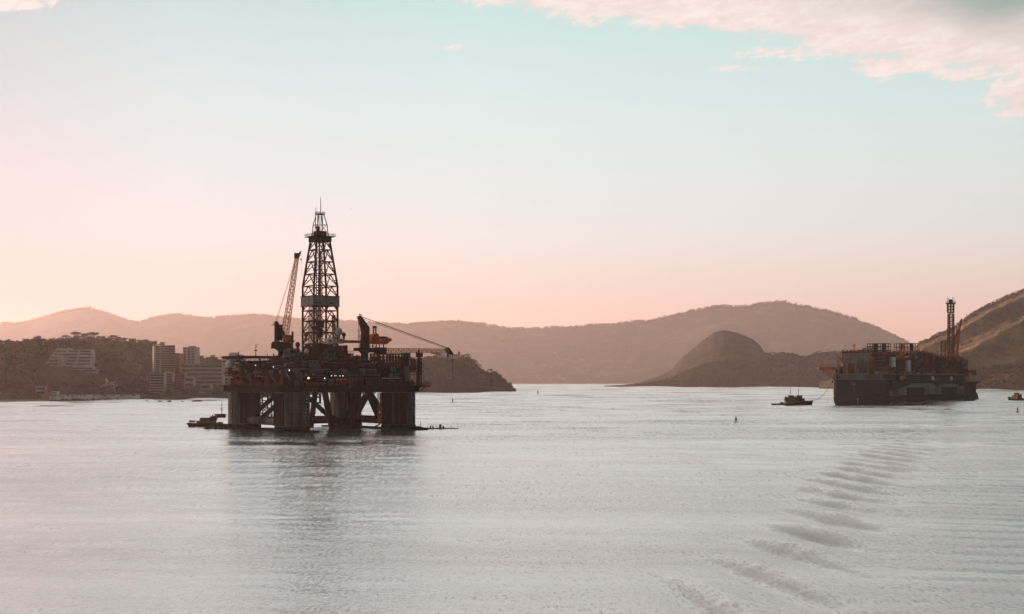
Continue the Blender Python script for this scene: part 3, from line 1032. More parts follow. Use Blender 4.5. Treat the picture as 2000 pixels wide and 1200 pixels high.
# ---------------- helicopter deck on its truss, far left
m = MB()
hp = [rl(464, 697, u=-4), rl(562, 697, v=8)]
hz0 = 34.2
m.prism([(-13, 33), (-8, 28), (4, 28), (9, 33), (9, 52), (4, 57), (-8, 57), (-13, 52)], hz0, hz0 + 0.8)
hd = m.build("helicopter_deck", M_STEEL, rig)
m = MB()
rim = [(-13, 33), (-8, 28), (4, 28), (9, 33), (9, 52), (4, 57), (-8, 57), (-13, 52)]
for (x, y), (x2, y2) in zip(rim, rim[1:] + rim[:1]):
    for k in range(5):
        q = Vector((x, y, hz0)).lerp(Vector((x2, y2, hz0)), k / 5)
        c0 = Vector((-2, 42.5, hz0))
        o_ = (q - c0).normalized() * 1.4
        m.bar(q, q + o_ + Vector((0, 0, 0.5)), 0.1)
    c0 = Vector((-2, 42.5, hz0))
    a, b = Vector((x, y, hz0)), Vector((x2, y2, hz0))
    m.bar(a + (a - c0).normalized() * 1.4 + Vector((0, 0, 0.5)), b + (b - c0).normalized() * 1.4 + Vector((0, 0, 0.5)), 0.12)
m.build("safety_net", M_RUST, hd)
m = MB()
for (x, y) in ((-11, 34), (-11, 42), (-11, 51), (-3, 30), (5, 30), (-3, 55)):
    m.bar((x, y, hz0), (x * 0.4, y, 30.0), 0.4)
    m.bar((x, y, hz0), (x, y, 30.5) if x > -6 else (x * 0.55, y, 30.5), 0.28)
for (a, b) in (((-11, 34), (-11, 51)), ((-11, 34), (5, 30)), ((-11, 51), (-3, 55))):
    m.bar((*a, hz0 - 1.6), (*b, hz0 - 1.6), 0.3)
    for k in range(8):
        p = Vector((*a, hz0 - 1.6)).lerp(Vector((*b, hz0 - 1.6)), k / 8)
        q = Vector((*a, hz0)).lerp(Vector((*b, hz0)), (k + 0.5) / 8)
        m.bar(p, q, 0.2)
m.build("support_truss", M_RUST, hd)
# radome on a bracket platform at the left end
p = rl(449.5, 711, u=-13)
m = MB().sphere(p, 2.15, 20, 14)
rd = m.build("radome", M_WHITE, rig, smooth=True)
MB().tube((p.x, p.y, p.z - 4.4), (p.x, p.y, p.z - 1.9), 0.9, 1.2, 10).build("radome_mount", M_RUST, rd)
m = MB()
q = rl(438, 725, u=-13)
m.box(-15.2, -5, p.y - 3, p.y + 3, p.z - 4.9, p.z - 4.4)
m.tube((-14.2, p.y, p.z - 4.9), (-7, p.y, p.z - 8), 0.3)
m.railing([(-15.2, p.y - 3, p.z - 4.4), (-15.2, p.y + 3, p.z - 4.4), (-5, p.y + 3, p.z - 4.4)], 1.2, 1.6, 0.1)
m.build("radome_platform", M_RUST, rig)
m = MB()
q = rl(499.5, 698, u=-4)
m.tube((q.x, q.y, 34), (q.x, q.y, 40.5), 0.28, 0.12)
m.tube((q.x, q.y, 38.6), (q.x + 0.9, q.y, 40.9), 0.1)
m.cbox((q.x, q.y, 37.6), (1.0, 1.0, 0.5))
m.build("signal_mast", M_STEEL, rig)
m = MB()
q = rl(466, 708, u=-8)
m.tube((q.x, q.y, 28), (q.x, q.y, 37.2), 0.34, 0.26)
m.cbox((q.x, q.y, 35.4), (2.2, 2.2, 0.25))
m.build("signal_mast", M_YELLOW, rig)

# ---------------- drill floor and houses under the derrick
DU, DV = 27.2, 27.2
ZF = 36.4
m = MB()
m.box(DU - 11, DU + 11, DV - 11, DV + 11, 32.92, ZF - 0.6)
sub = m.build("substructure", M_STEEL, rig)
m = MB()
for k in range(9):
    u = DU - 10.6 + k * 2.6
    m.box(u, u + 0.9, DV - 11.5, DV - 11.0, 33, ZF - 0.6)
for k in range(9):
    v = DV - 10.6 + k * 2.6
    m.box(DU - 11.5, DU - 11.0, v, v + 0.9, 33, ZF - 0.6)
m.build("buttress", M_RUST, sub)
m = MB()
m.box(DU - 12, DU + 12, DV - 12, DV + 12, ZF - 0.6, ZF)
df = m.build("drill_floor", M_STEEL, rig)
m = MB()
m.railing([(DU - 12, DV + 12, ZF), (DU - 12, DV - 12, ZF), (DU + 12, DV - 12, ZF), (DU + 12, DV + 12, ZF)], 1.2, 2.0, 0.12)
m.build("railing", M_RUST, df)
for (x0, x1, y0, y1, v, dep, mt_, nm) in ((641, 653, 662, 672, 14, 4, M_WHITE, "cabin"), (656, 672, 662, 671, 14, 4, M_WHITE, "cabin"), (565, 586, 681, 697, 10, 8, M_CABIN, "house"), (587, 601, 687, 698, 8, 6, M_CABIN, "house"), (603, 622, 676, 698, 6, 6, M_RUST, "house"),
                                          (620, 640, 672, 686, 16, 6, M_STEEL, "house"), (604, 620, 704, 713, -3.4, 3, M_CABIN, "house"), (606, 626, 714, 725, -3.6, 3, M_CABIN, "house"), (640, 656, 680, 700, 11, 4, M_COLUMN, "house"), (662, 676, 680, 700, 9, 4, M_RUST, "house")):
    a, b = rl(x0, y1, v=v), rl(x1, y0, v=v)
    m = MB()
    m.box(a.x, b.x, v, v + dep, a.z, b.z)
    h_ = m.build(nm, mt_, rig)
    for k in range(max(1, int((b.x - a.x) / 1.7))):
        u = a.x + 0.5 + 1.7 * k
        if u + 0.8 < b.x:
            MB().box(u, u + 0.8, v - 0.05, v - 0.01, a.z + (b.z - a.z) * 0.45, a.z + (b.z - a.z) * 0.75).build("window", M_GLASS, h_)
    m = MB()
    m.railing([(a.x, v, b.z), (b.x, v, b.z)], 0.9, 1.4, 0.09)
    m.build("railing", M_RUST, h_)
for (x0, x1) in ((640, 646), (648, 655), (661, 668), (672, 679)):
    a, b = rl(x0, 702, v=13.5), rl(x1, 675, v=13.5)
    MB().box(a.x, b.x, 13.5, 15.5, a.z, b.z).build("support_column", M_RUST, rig)
# radomes and small domes
for (x, y, r_, v) in ((662, 648, 1.75, 15), (671.5, 654, 1.0, 15), (598.5, 686.5, 1.15, 6), (581.5, 673.5, 1.15, 12), (597.6, 654.5, 1.0, 16)):
    p = rl(x, y, v=v)
    rd = MB().sphere(p, r_, 18, 12, sz=1.12).build("radome", M_WHITE if r_ > 1.1 and y != 673.5 else M_RUST, rig, smooth=True)
    MB().tube((p.x, p.y, p.z - r_ - 2.2), (p.x, p.y, p.z - r_ * 0.8), 0.35, 0.6, 8).build("radome_mount", M_RUST, rd)
m = MB()
p, q = rl(570, 697, v=10), rl(571.5, 648, v=10)
m.tube((p.x, 10, p.z), (q.x, 10, q.z), 0.55, 0.50, 10)
m.tube((q.x, 10, q.z - 5), (q.x, 10, q.z - 4), 0.8, 0.8, 10)
m.build("exhaust_stack", M_RUST, rig)

# ---------------- derrick
dk = thing("derrick", None, None)
dk.parent = rig


def leg_w(z):
    """half width of the derrick at height z"""
    if z < 68.8:
        return 6.25
    return 6.25 + (3.3 - 6.25) * (z - 68.8) / (92.0 - 68.8)


levels = [ZF, 41, 46.5, 52, 57, 63.6, 68.8, 74.6, 80.6, 86.4, 91.4]
leg = {0: MB(), 1: MB(), 2: MB(), 3: MB()}
bra = MB()
crn = lambda z, i: Vector((DU + leg_w(z) * (-1, 1, 1, -1)[i], DV + leg_w(z) * (-1, -1, 1, 1)[i], z))
for z0, z1 in zip(levels[:-1], levels[1:]):
    for i in range(4):
        j = (i + 1) % 4
        leg[i].bar(crn(z0, i), crn(z1, i), 0.74)
        bra.bar(crn(z1, i), crn(z1, j), 0.46)
        mid0, mid1 = (crn(z0, i) + crn(z0, j)) / 2, (crn(z1, i) + crn(z1, j)) / 2
        bra.bar(crn(z0, i), mid1, 0.36)
        bra.bar(crn(z0, j), mid1, 0.36)
        qa_, qb_ = crn((z0 + z1) / 2, i), crn((z0 + z1) / 2, j)
        bra.bar(qa_, (crn(z0, i) + mid1) / 2, 0.24)
        bra.bar(qb_, (crn(z0, j) + mid1) / 2, 0.24)
for i in range(4):
    leg[i].build("leg", M_LATTICE, dk)
bra.build("bracing", M_LATTICE, dk)
m = MB()
for i in range(4):
    j = (i + 1) % 4
    s0, s1 = 6.95, 6.95
    a = Vector((DU + 6.95 * (-1, 1, 1, -1)[i], DV + 6.95 * (-1, -1, 1, 1)[i], 0))
    b = Vector((DU + 6.95 * (-1, 1, 1, -1)[j], DV + 6.95 * (-1, -1, 1, 1)[j], 0))
    nrm = Vector((b.y - a.y, -(b.x - a.x), 0)).normalized()
    n_ = 28
    pts = []
    for k in range(n_ + 1):
        o_ = nrm * (0.14 if k % 2 else 0.0)
        pts.append(a.lerp(b, k / n_) + o_)
    for p, q in zip(pts[:-1], pts[1:]):
        pi, qi = p - nrm * 0.12, q - nrm * 0.12
        zb, zt = 59.2, 63.8
        m.add([(p.x, p.y, zb), (q.x, q.y, zb), (q.x, q.y, zt), (p.x, p.y, zt), (pi.x, pi.y, zb), (qi.x, qi.y, zb), (qi.x, qi.y, zt), (pi.x, pi.y, zt)],
              [(0, 1, 2, 3), (5, 4, 7, 6), (3, 2, 6, 7), (0, 4, 5, 1)])
ww = m.build("wind_wall", M_WINDWALL, dk)
m = MB()
for z in (59.1, 63.9):
    m.box(DU - 7.2, DU + 7.2, DV - 7.2, DV - 6.98, z - 0.15, z + 0.15)
    m.box(DU - 7.2, DU - 6.98, DV - 6.98, DV + 7.2, z - 0.15, z + 0.15)
m.build("trim", M_LATTICE, ww)
m = MB()
for (x0, x1, y) in ((614, 620, 591.3), (621, 627, 591.6)):
    a, b = rl(x0, y, v=DV - 7.15), rl(x1, y, v=DV - 7.15)
    for k in range(5):
        t = k / 5
        m.box(a.x + (b.x - a.x) * t, a.x + (b.x - a.x) * (t + 0.13), DV - 7.22, DV - 7.1, a.z - 0.3 - 0.1 * (k % 2), a.z + 0.35)
a, b = rl(644, 594, v=DV - 7.15), rl(651, 592, v=DV - 7.15)
m.box(a.x, b.x, DV - 7.22, DV - 7.1, a.z, b.z)
m.build("lettering", M_BLACK, ww)
# travelling block, guide rails, pipe stands, monkey board
m = MB()
for s_ in (-1.5, 1.5):
    m.bar((DU + s_, DV + 1.0, ZF), (DU + s_, DV + 1.0, 91), 0.32)
m.bar((DU - 3.6, DV - 4.6, ZF), (DU - 1.6, DV - 2.6, 91), 0.46)
m.build("guide_rail", M_LATTICE, dk)
m = MB()
m.tube((DU, DV, ZF + 3), (DU, DV, 86), 0.55, None, 8)
m.build("drill_string", M_YELLOW, dk)
m = MB()
m.cbox((DU, DV, 50.5), (3.0, 2.6, 3.2))
m.cbox((DU, DV, 46.5), (2.0, 2.0, 4.2))
m.cbox((DU - 3.5, DV - 2.5, 48.6), (3.0, 2.0, 1.8))
m.build("travelling_block", M_STEEL, dk)
m = MB()
for k in range(12):
    m.tube((DU - 4.5 + 0.45 * k, DV + 4.2, ZF), (DU - 4.2 + 0.4 * k, DV + 3.6, 63), 0.13, None, 5)
m.build("pipe_stand", M_RUST, dk)
m = MB()
for k in range(9):
    m.cbox((DU - 3 + post.uniform(-3, 8), DV - 3 + post.uniform(-3, 8), ZF + 1.2 + post.uniform(0, 1.5)), (post.uniform(1, 3), post.uniform(1, 3), post.uniform(2, 4.6)))
m.lattice((DU + 5.6, DV - 5.0, ZF), (DU + 4.6, DV - 5.0, 55.0), 1.3, 1.0, 9, 0.16, up=(0, 1, 0))
m.build("drill_floor_gear", M_LATTICE, dk)
# crown platform
m = MB()
m.prism(rounded(DU, DV, 4.4, 1.0), 90.4, 92.6)
m.box(DU - 5.6, DU + 5.6, DV - 5.6, DV + 5.6, 92.6, 92.9)
cp = m.build("crown_platform", M_STEEL, dk)
m = MB()
m.railing([(DU - 5.5, DV - 5.5, 92.9), (DU + 5.5, DV - 5.5, 92.9), (DU + 5.5, DV + 5.5, 92.9), (DU - 5.5, DV + 5.5, 92.9)], 1.2, 1.6, 0.12, closed=True)
m.build("railing", M_RUST, cp)
m = MB()
m.cbox((DU, DV, 94.2), (4.8, 4.6, 2.6))
m.cbox((DU - 2.0, DV - 1.8, 96.4), (1.4, 1.4, 2.4))
m.build("crown_block", M_RUST, cp)
m = MB()
for i in range(4):
    sx, sy = (-1, 1, 1, -1)[i], (-1, -1, 1, 1)[i]
    m.path([(DU + 2.9 * sx, DV + 2.9 * sy, 92.9), (DU + 2.5 * sx, DV + 2.5 * sy, 98.6), (DU + 1.35 * sx, DV + 1.35 * sy, 103.6)], 0.22, 4)
    m.bar((DU + 0.9 * sx, DV + 0.9 * sy, 95), (DU + 0.9 * sx, DV + 0.9 * sy, 103.6), 0.2)
    sx2, sy2 = (-1, 1, 1, -1)[(i + 1) % 4], (-1, -1, 1, 1)[(i + 1) % 4]
    m.bar((DU + 2.5 * sx, DV + 2.5 * sy, 98.6), (DU + 2.5 * sx2, DV + 2.5 * sy2, 98.6), 0.18)
    m.bar((DU + 2.9 * sx, DV + 2.9 * sy, 93.5), (DU + 2.5 * sx2, DV + 2.5 * sy2, 98.6), 0.16)
m.box(DU - 1.9, DU + 1.9, DV - 1.9, DV + 1.9, 103.6, 103.95)
m.railing([(DU - 1.8, DV - 1.8, 103.95), (DU + 1.8, DV - 1.8, 103.95), (DU + 1.8, DV + 1.8, 103.95), (DU - 1.8, DV + 1.8, 103.95)], 0.9, 1.2, 0.1, closed=True)
m.build("gin_pole_frame", M_LATTICE, cp)
MB().tube((DU + 0.3, DV, 104), (DU + 0.3, DV, 112.0), 0.22, 0.14, 6).build("antenna", M_STEEL, cp)
MB().tube((DU - 2.4, DV, 97), (DU - 2.2, DV, 107.0), 0.22, 0.12, 6).build("antenna", M_STEEL, cp)

# ---------------- left crane, boom raised
cr = thing("pedestal_crane", None, None)
cr.parent = rig
CV = 18.0
P = lambda x, y: rl(x, y, v=CV)
base = P(548.5, 697)
m = MB()
m.tube((base.x, CV, 33), (base.x, CV, P(548, 686).z), 1.3, 1.3, 14)
m.tube((base.x, CV, P(548, 686).z), (base.x, CV, P(548, 681).z), 1.4, 3.2, 14)
m.build("pedestal", M_STEEL, cr)
m = MB()
m.cbox((base.x + 0.3, CV, P(548, 676).z), (7.6, 6.4, 2.6))
m.cbox((base.x + 0.2, CV + 0.5, P(548, 671).z), (6.6, 5.4, 1.6))
m.railing([(base.x - 3.8, CV - 3.2, P(548, 671).z), (base.x + 4, CV - 3.2, P(548, 671).z)], 1.2, 1.3, 0.12)
m.build("slew_platform", M_STEEL, cr)
a, b = P(549, 670), P(563, 655)
MB().box(b.x - 3.2, b.x, CV - 3.6, CV - 1.2, a.z, b.z).build("cab", M_ORANGE, cr)
m = MB()
for s_ in (-1.6, 1.6):
    m.tube((P(541, 672).x, CV + s_, P(541, 672).z), (P(539, 628).x, CV + s_ * 0.5, P(539, 628).z), 0.62, 0.5, 6)
    m.tube((P(556, 660).x, CV + s_, P(556, 660).z), (P(539, 628).x, CV + s_ * 0.5, P(539, 628).z), 0.55, 0.4, 6)
m.cbox((P(545, 650).x, CV, P(545, 650).z), (2.6, 2.4, 7.5))
m.cbox((P(535, 635).x, CV, P(535, 635).z), (1.6, 2.2, 0.3))
m.railing([(P(532.5, 634).x, CV - 1, P(535, 634.5).z), (P(538, 634).x, CV - 1, P(535, 634.5).z)], 1.1, 0.8, 0.1)
m.build("gantry", M_STEEL, cr)
b0, b1 = P(556, 655), P(580, 503)
m = MB()
m.lattice(b0, b1, 2.7, 1.35, 24, 0.15, side=(0, 1, 0), rb=0.085)
m.build("boom", M_YELLOW, cr)
m = MB()
m.cbox(P(579.5, 500), (1.9, 1.6, 2.6))
m.tube(P(580, 501), P(588, 491), 0.45, 0.3, 6)
m.tube(P(585, 501), P(588, 491), 0.25, 0.2, 6)
m.tube(P(580, 500), P(585, 501), 0.25, 0.2, 6)
m.build("boom_head", M_RUST, cr)
m = MB()
for s_ in (-0.6, 0.0, 0.6):
    a, b = P(539, 628), P(576, 512)
    m.tube((a.x, CV + s_, a.z), (b.x, CV + s_, b.z), 0.055, None, 4)
m.build("pendant_wire", M_YELLOW, cr)
m = MB()
m.tube(P(588, 495), P(588.5, 540), 0.05, None, 4)
m.sphere(P(588, 507), 0.36, 8, 6, 1.4)
m.build("hoist_line", M_WIRE, cr)

# ---------------- right crane, boom laid down on its rest
cr = thing("pedestal_crane", None, None)
cr.parent = rig
CV = 1.0
base = P(712, 720)
m = MB()
m.tube((base.x, CV, 21.0), (base.x, CV, P(712, 690).z), 1.75, 1.75, 16)
m.tube((base.x, CV, P(712, 691).z), (base.x, CV, P(712, 686).z), 1.8, 2.9, 16)
m.build("pedestal", M_STEEL, cr)
m = MB()
m.cbox((base.x, CV, P(712, 683).z), (8.6, 6.0, 1.5))
m.railing([(base.x - 4.3, CV - 3, P(712, 680.5).z), (base.x + 4.3, CV - 3, P(712, 680.5).z)], 1.2, 1.3, 0.12)
m.build("slew_platform", M_STEEL, cr)
pts = [(700, 618), (703, 617), (719, 640), (719, 682), (706, 682), (708, 650)]
poly = [((P(*q).x), P(*q).z) for q in pts][::-1]
m = MB()
m.prism_xz(poly, CV - 1.5, CV + 1.5)
m.build("kingpost", M_RUST, cr)
m = MB()
for (x, y) in ((700, 648), (701, 658), (701, 663), (698, 624)):
    q = P(x, y)
    m.box(q.x - 1.4, q.x + 1.6, CV - 1.9, CV - 1.5, q.z, q.z + 0.15)
    m.railing([(q.x - 1.4, CV - 1.9, q.z), (q.x + 1.6, CV - 1.9, q.z)], 1.0, 0.9, 0.08)
m.bar(P(700, 622), P(701, 682), 0.14)
m.bar(P(698.5, 624), P(702, 624), 0.14)
m.bar(P(702.5, 648), P(703.5, 682), 0.14)
m.build("access_ladder", M_RUST, cr)
a, b = P(719, 684), P(752, 690)
m = MB()
m.box(P(733, 690).x, P(752, 690).x, CV - 1.7, CV + 1.7, P(740, 691.5).z, P(740, 679).z)
m.box(P(716, 690).x, P(735, 690).x, CV - 1.2, CV + 1.2, P(740, 689).z, P(740, 684).z)
m.build("boom_foot", M_BLACK, cr)
m = MB()
m.lattice(P(751, 685), P(874, 685.5), 2.15, 1.75, 25, 0.15, side=(0, 1, 0), rb=0.10)
m.build("boom", M_YELLOW, cr)
m = MB()
pts = [(871, 690), (871, 681), (875.5, 679), (882, 688), (885, 694), (880, 692)]
m.prism_xz([(P(*q).x, P(*q).z) for q in pts][::-1], CV - 0.8, CV + 0.8)
m.tube(P(875, 690), P(875, 698), 0.5, 0.25, 6)
m.tube(P(875, 698), P(875.5, 701), 0.45, 0.1, 6)
m.build("boom_head", M_STEEL, cr)
m = MB()
for (a, b, s_) in (((703, 618), (875, 680.5), -0.9), ((703, 620.5), (873, 681), 0.9), ((704, 619), (874, 680), 0.0)):
    p, q = P(*a), P(*b)
    m.tube((p.x, CV + s_, p.z), (q.x, CV + s_, q.z), 0.10, None, 5)
m.build("pendant_wire", M_WIRE, cr)
m = MB()
m.tube(P(883.8, 694), P(883.6, 736), 0.07, None, 4)
m.tube(P(883.8, 702), P(883.8, 705), 0.22, None, 6)
m.build("hoist_line", M_WIRE, cr)
MB().tube(P(702, 617), P(704, 614), 0.10).tube(P(701, 614.2), P(706.5, 615.5), 0.22).build("wind_vane", M_STEEL, cr)
# boom rest tower
m = MB()
q = rl(818, 690, v=-4)
z0 = 21.0
m.lattice((q.x, -4, 21), (q.x + 0.3, -4, rl(818, 700, v=-4).z), 1.9, 1.4, 10, 0.17, up=(0, 1, 0))
m.bar((q.x - 0.3, -4, 21), (q.x, -4, 38), 0.7)
m.cbox((q.x + 0.3, -4, rl(818, 694, v=-4).z), (2.6, 2.4, 2.0))
m.tube((q.x - 0.9, -4, rl(818, 692, v=-4).z), (q.x - 1.4, -4, rl(818, 688, v=-4).z), 0.3)
m.tube((q.x + 1.4, -4, rl(818, 692, v=-4).z), (q.x + 1.7, -4, rl(818, 689, v=-4).z), 0.3)
for dz in (726, 718, 712):
    zz = rl(818, dz, v=-4).z
    m.cbox((q.x, -4, zz), (3.6, 2.8, 0.25))
    m.railing([(q.x - 1.8, -5.4, zz), (q.x + 1.8, -5.4, zz)], 1.0, 0.9, 0.08)
for dx in (-4.5, 4.5):
    m.tube((q.x, -4, 30), (q.x + dx, -4, 21.2), 0.12)
m.build("boom_rest", M_RUST, rig)

# ---------------- orange gantry between derrick and right crane, flare head, pipe rack
m = MB()
a, b = rl(672, 671, v=10), rl(712, 665.5, v=10)
m.box(a.x, b.x, 9, 11, b.z - 1.3, b.z)
m.build("catwalk_beam", M_ORANGE, rig)
m = MB()
V_ = 12.0
Q = lambda x, y: rl(x, y, v=V_)
pts = [(717, 672), (722, 660), (728, 652), (735, 652), (740, 664), (748, 664), (751, 659), (756, 661), (763, 664), (758, 668), (752, 673)]
m.prism_xz([(Q(*q).x, Q(*q).z) for q in pts][::-1], V_ - 2, V_ + 2)
vent = m.build("vent_house", M_ORANGE, rig)
m = MB()
for x in (729.2, 734.2):
    m.bar(Q(x, 653), Q(x, 640), 0.4)
for y in (650, 646.5, 643.5):
    m.bar(Q(729.2, y), Q(734.2, y), 0.3)
m.box(Q(728.8, 640).x, Q(734.6, 640).x, V_ - 0.6, V_ + 0.6, Q(729, 641.5).z, Q(729, 637).z)
m.build("vent_stack", M_RUST, vent)
m = MB()
m.railing([Q(747, 664), Q(764, 664)], 1.2, 0.9, 0.1)
for x in (721, 728, 735, 741, 749):
    m.bar(Q(x, 673), Q(x, 682), 0.42)
m.cbox(Q(749, 660), (3.2, 2.0, 1.2))
m.build("support_post", M_RUST, vent)
m = MB()
rk = random.Random(3)
for i, x in enumerate(range(724, 812, 6)):
    xx = x + rk.uniform(-1, 1)
    top = 690 + rk.uniform(0, 3)
    if xx > 796:
        top += 8
    m.bar(rl(xx, 727, v=6), rl(xx, top, v=6), 0.52)
    m.bar(rl(xx + 2.5, 727, v=16), rl(xx + 2.5, top + 2, v=16), 0.46)
for y in (691.5, 697.5, 703, 709.5):
    m.bar(rl(722, y, v=6), rl(792, y, v=6), 0.42)
    m.bar(rl(724, y + 1.2, v=16), rl(786, y + 1.2, v=16), 0.36)
m.build("pipe_rack", M_RUST, rig)
m = MB()
for i in range(14):
    x = 680 + i * 2.9
    if rk.random() < 0.75:
        m.bar(rl(x, 704, v=20), rl(x, 690 + rk.uniform(0, 8), v=20), rk.uniform(0.3, 1.1))
m.bar(rl(678, 697, v=20), rl(712, 697, v=20), 0.4)
m.build("pipe_rack", M_RUST, rig)
for (x0, x1, y0, y1, mt_) in ((729, 740, 699, 707, M_RUST), (742, 752, 702, 709, M_RUST), (757, 769, 708, 716, M_RUST), (772, 784, 706, 716, M_ORANGE), (784, 791, 698, 715, M_RUST), (790, 801, 690, 700, M_TEAL), (720, 739, 709, 718, M_STEEL), (745, 760, 711, 722, M_STEEL), (690, 703, 700, 712, M_STEEL), (788, 800, 714, 744, M_STEEL)):
    a, b = rl(x0, y1, v=9), rl(x1, y0, v=9)
    MB().box(a.x, b.x, 8.5, 12.5, a.z, b.z).build("deck_module", mt_, rig)
a, b = rl(790, 703.5, v=7), rl(806, 701.5, v=7)
m = MB()
m.box(a.x, b.x, 5, 10, a.z, b.z)
m.tube((a.x + 0.5, 7, a.z), (rl(793, 712, v=7).x, 7, rl(793, 712, v=7).z), 0.2)
m.railing([(a.x, 5, b.z), (b.x, 5, b.z)], 1.0, 1.0, 0.09)
m.build("lookout_platform", M_RUST, rig)
a, b = rl(797, 722, v=0), rl(812, 719, v=0)
m = MB()
m.box(a.x, b.x, -2, 3, a.z, b.z)
m.railing([(a.x, -2, b.z), (b.x, -2, b.z), (b.x, 3, b.z)], 1.1, 1.0, 0.1)
m.build("lookout_platform", M_STEEL, rig)
for x in (791.5, 796.5):
    m = MB()
    m.path([rl(x, 715, v=-6), rl(x + 1, 735, v=-6), rl(x + 1.5, 746, v=-6)], 0.75, 10)
    m.build("vent_pipe", M_CABIN, rig)
for x in (765.5, 771):
    MB().tube(rl(x, 727, v=-5.5), rl(x, 718, v=-5.5), 0.55, None, 10).build("vent_pipe", M_CABIN, rig)
# small gear along the main deck edge so that the outline is never a clean line
m = MB()
for k in range(70):
    u, v = (post.uniform(-5, 38), post.uniform(-2, 2)) if k % 2 else (post.uniform(-4, 4), post.uniform(0, 28))
    h = post.uniform(0.8, 3.2)
    if post.random() < 0.5:
        m.bar((u, v, 32.9), (u, v, 32.9 + h), post.uniform(0.12, 0.3))
    else:
        m.cbox((u, v, 32.9 + h / 3), (post.uniform(0.5, 2), post.uniform(0.5, 2), h * 0.66))
m.build("deck_gear", M_RUST, rig)
for k in range(30):
    z = post.choice((21.0, 26.2, 29.6))
    v = post.uniform(-5, 60)
    MB().cbox((-5.6 if z < 25 else -3.4, v, z + 0.8), (post.uniform(0.4, 1.4), post.uniform(0.4, 1.6), post.uniform(0.8, 2.6))).build("locker", M_RUST, rig)
# ------------------------------------------------------------------ production ship
FTH = math.atan2(0.856, 0.517)
FC, FS = math.cos(FTH), math.sin(FTH)
FX, FY = 354.8, 1350.0
BEAM, LEN = 51.0, 336.0
ship = thing("production_ship", "huge dark box-hulled production ship with a cluttered deck and a slim flare tower", "ship", (FX, FY, 0), FTH)
M_HULL = mat_paint("ship_hull_dark", (0.024, 0.025, 0.025), 0.7, 0.0, (0.045, 0.024, 0.017), 0.45, 0.06)
M_HULL2 = mat_paint("ship_hull_grey", (0.19, 0.185, 0.175), 0.65, 0.0, (0.10, 0.075, 0.06), 0.25, 0.06)
M_BULW = mat_paint("bulwark_grey", (0.115, 0.115, 0.11), 0.6, 0.0, (0.04, 0.026, 0.02), 0.6, 0.1)
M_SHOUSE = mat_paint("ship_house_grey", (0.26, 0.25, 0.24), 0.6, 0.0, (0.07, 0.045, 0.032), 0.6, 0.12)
M_PROC = mat_paint("process_steel", (0.036, 0.038, 0.037), 0.6, 0.0, (0.075, 0.032, 0.016), 0.7, 0.15)
M_SORANGE = mat_paint("ship_orange", (0.46, 0.14, 0.028), 0.55, 0.0, (0.12, 0.04, 0.018), 0.5, 0.2)
M_SRED = mat_paint("ship_red_brown", (0.19, 0.050, 0.024), 0.6, 0.0, (0.07, 0.025, 0.016), 0.5, 0.2)
M_GREEN = mat_paint("boot_green", (0.016, 0.060, 0.055), 0.6, 0.0, (0.02, 0.02, 0.018), 0.6, 0.1)


def fl(px, py, v=None, u=None):
    """ship coordinates of a photograph pixel on the plane v=const or u=const"""
    a, b = (px - 1000.0) / F, (HZ - py) / F
    if v is not None:
        D = (v - FX * FS + FY * FC) / (FC - a * FS)
    else:
        D = (u + FX * FC + FY * FS) / (a * FC + FS)
    X = a * D
    return Vector(((X - FX) * FC + (D - FY) * FS, -(X - FX) * FS + (D - FY) * FC, EYE + b * D))


def plan(in_, r1, r2, extra=0.0):
    """outline of the hull seen from above, near end square with rounded corners"""
    pts = []
    for (cx, cy, r_, a0) in ((r1, r1 + in_, r1, 270),):
        pass
    def arc(cx, cy, r_, a0, a1, n=6):
        return [(cx + r_ * math.cos(R(a0 + (a1 - a0) * i / n)), cy + r_ * math.sin(R(a0 + (a1 - a0) * i / n))) for i in range(n + 1)]
    pts += arc(r1 + in_, r1 + in_, r1, 270, 180)[::-1]
    pts += arc(LEN - 30 - in_, 30 + in_, 30, 270, 330)
    pts += arc(LEN - 30 - in_, BEAM - 30 - in_, 30, 30, 90)
    pts += arc(r2 + in_, BEAM - r2 - in_, r2, 90, 180)
    return pts


DECK_Z = 30.0
rings = []
for z, i_ in ((-6, 1.5), (0.4, 0.2), (4, -0.9), (8, -1.0), (11, 0.0), (25, 0.0), (DECK_Z, 0.0)):
    rings.append([(x, y, z) for x, y in plan(i_, 2.6, 4.6)])
hull = MB().loft(rings).build("hull", M_HULL, ship)
m = MB()
a = plan(-0.12, 2.7, 4.7)
m.prism(a, 24.6, 25.0)
m.prism(a, DECK_Z - 0.25, DECK_Z + 0.05)
m.build("rubbing_strake", M_SHOUSE, hull)
# paler bulwark plating on the near end
m = MB()
m.box(-0.10, -0.01, 3.0, BEAM - 5, 25.05, DECK_Z - 0.3)
for k in range(15):
    m.box(-0.22, -0.10, 3.2 + k * 3.0, 3.4 + k * 3.0, 25.1, DECK_Z - 0.35)
m.build("bulwark", M_BULW, hull)
m = MB()
for k in range(7):
    a, b = fl(1660 + (k % 3) * 1.0, 747 + k * 1.9, u=-0.1), fl(1672, 747 + k * 1.9, u=-0.1)
    if k < 3:
        m.box(-0.14, -0.02, b.y, a.y, a.z - 0.15, a.z + 0.15)
m.box(-0.14, -0.02, fl(1668, 760, u=0).y - 0.15, fl(1668, 760, u=0).y + 0.15, 12, 22)
a = fl(1675.5, 780, u=-1)
m.box(-1.5, -1.0, a.y - 1.2, a.y + 1.2, a.z, a.z + 0.8)
m.box(-1.5, -1.0, a.y - 0.3, a.y + 0.3, a.z - 4.5, a.z)
m.build("draught_mark", M_SHOUSE, hull)
MB().tube((1.2, BEAM - 1.2, 9.5), (1.2, BEAM - 1.2, 29.6), 1.75, 1.75, 14).build("sunlit_corner_strip", M_SHOUSE, hull)  # added pale strip, stands in for the sun's highlight on the rounded corner
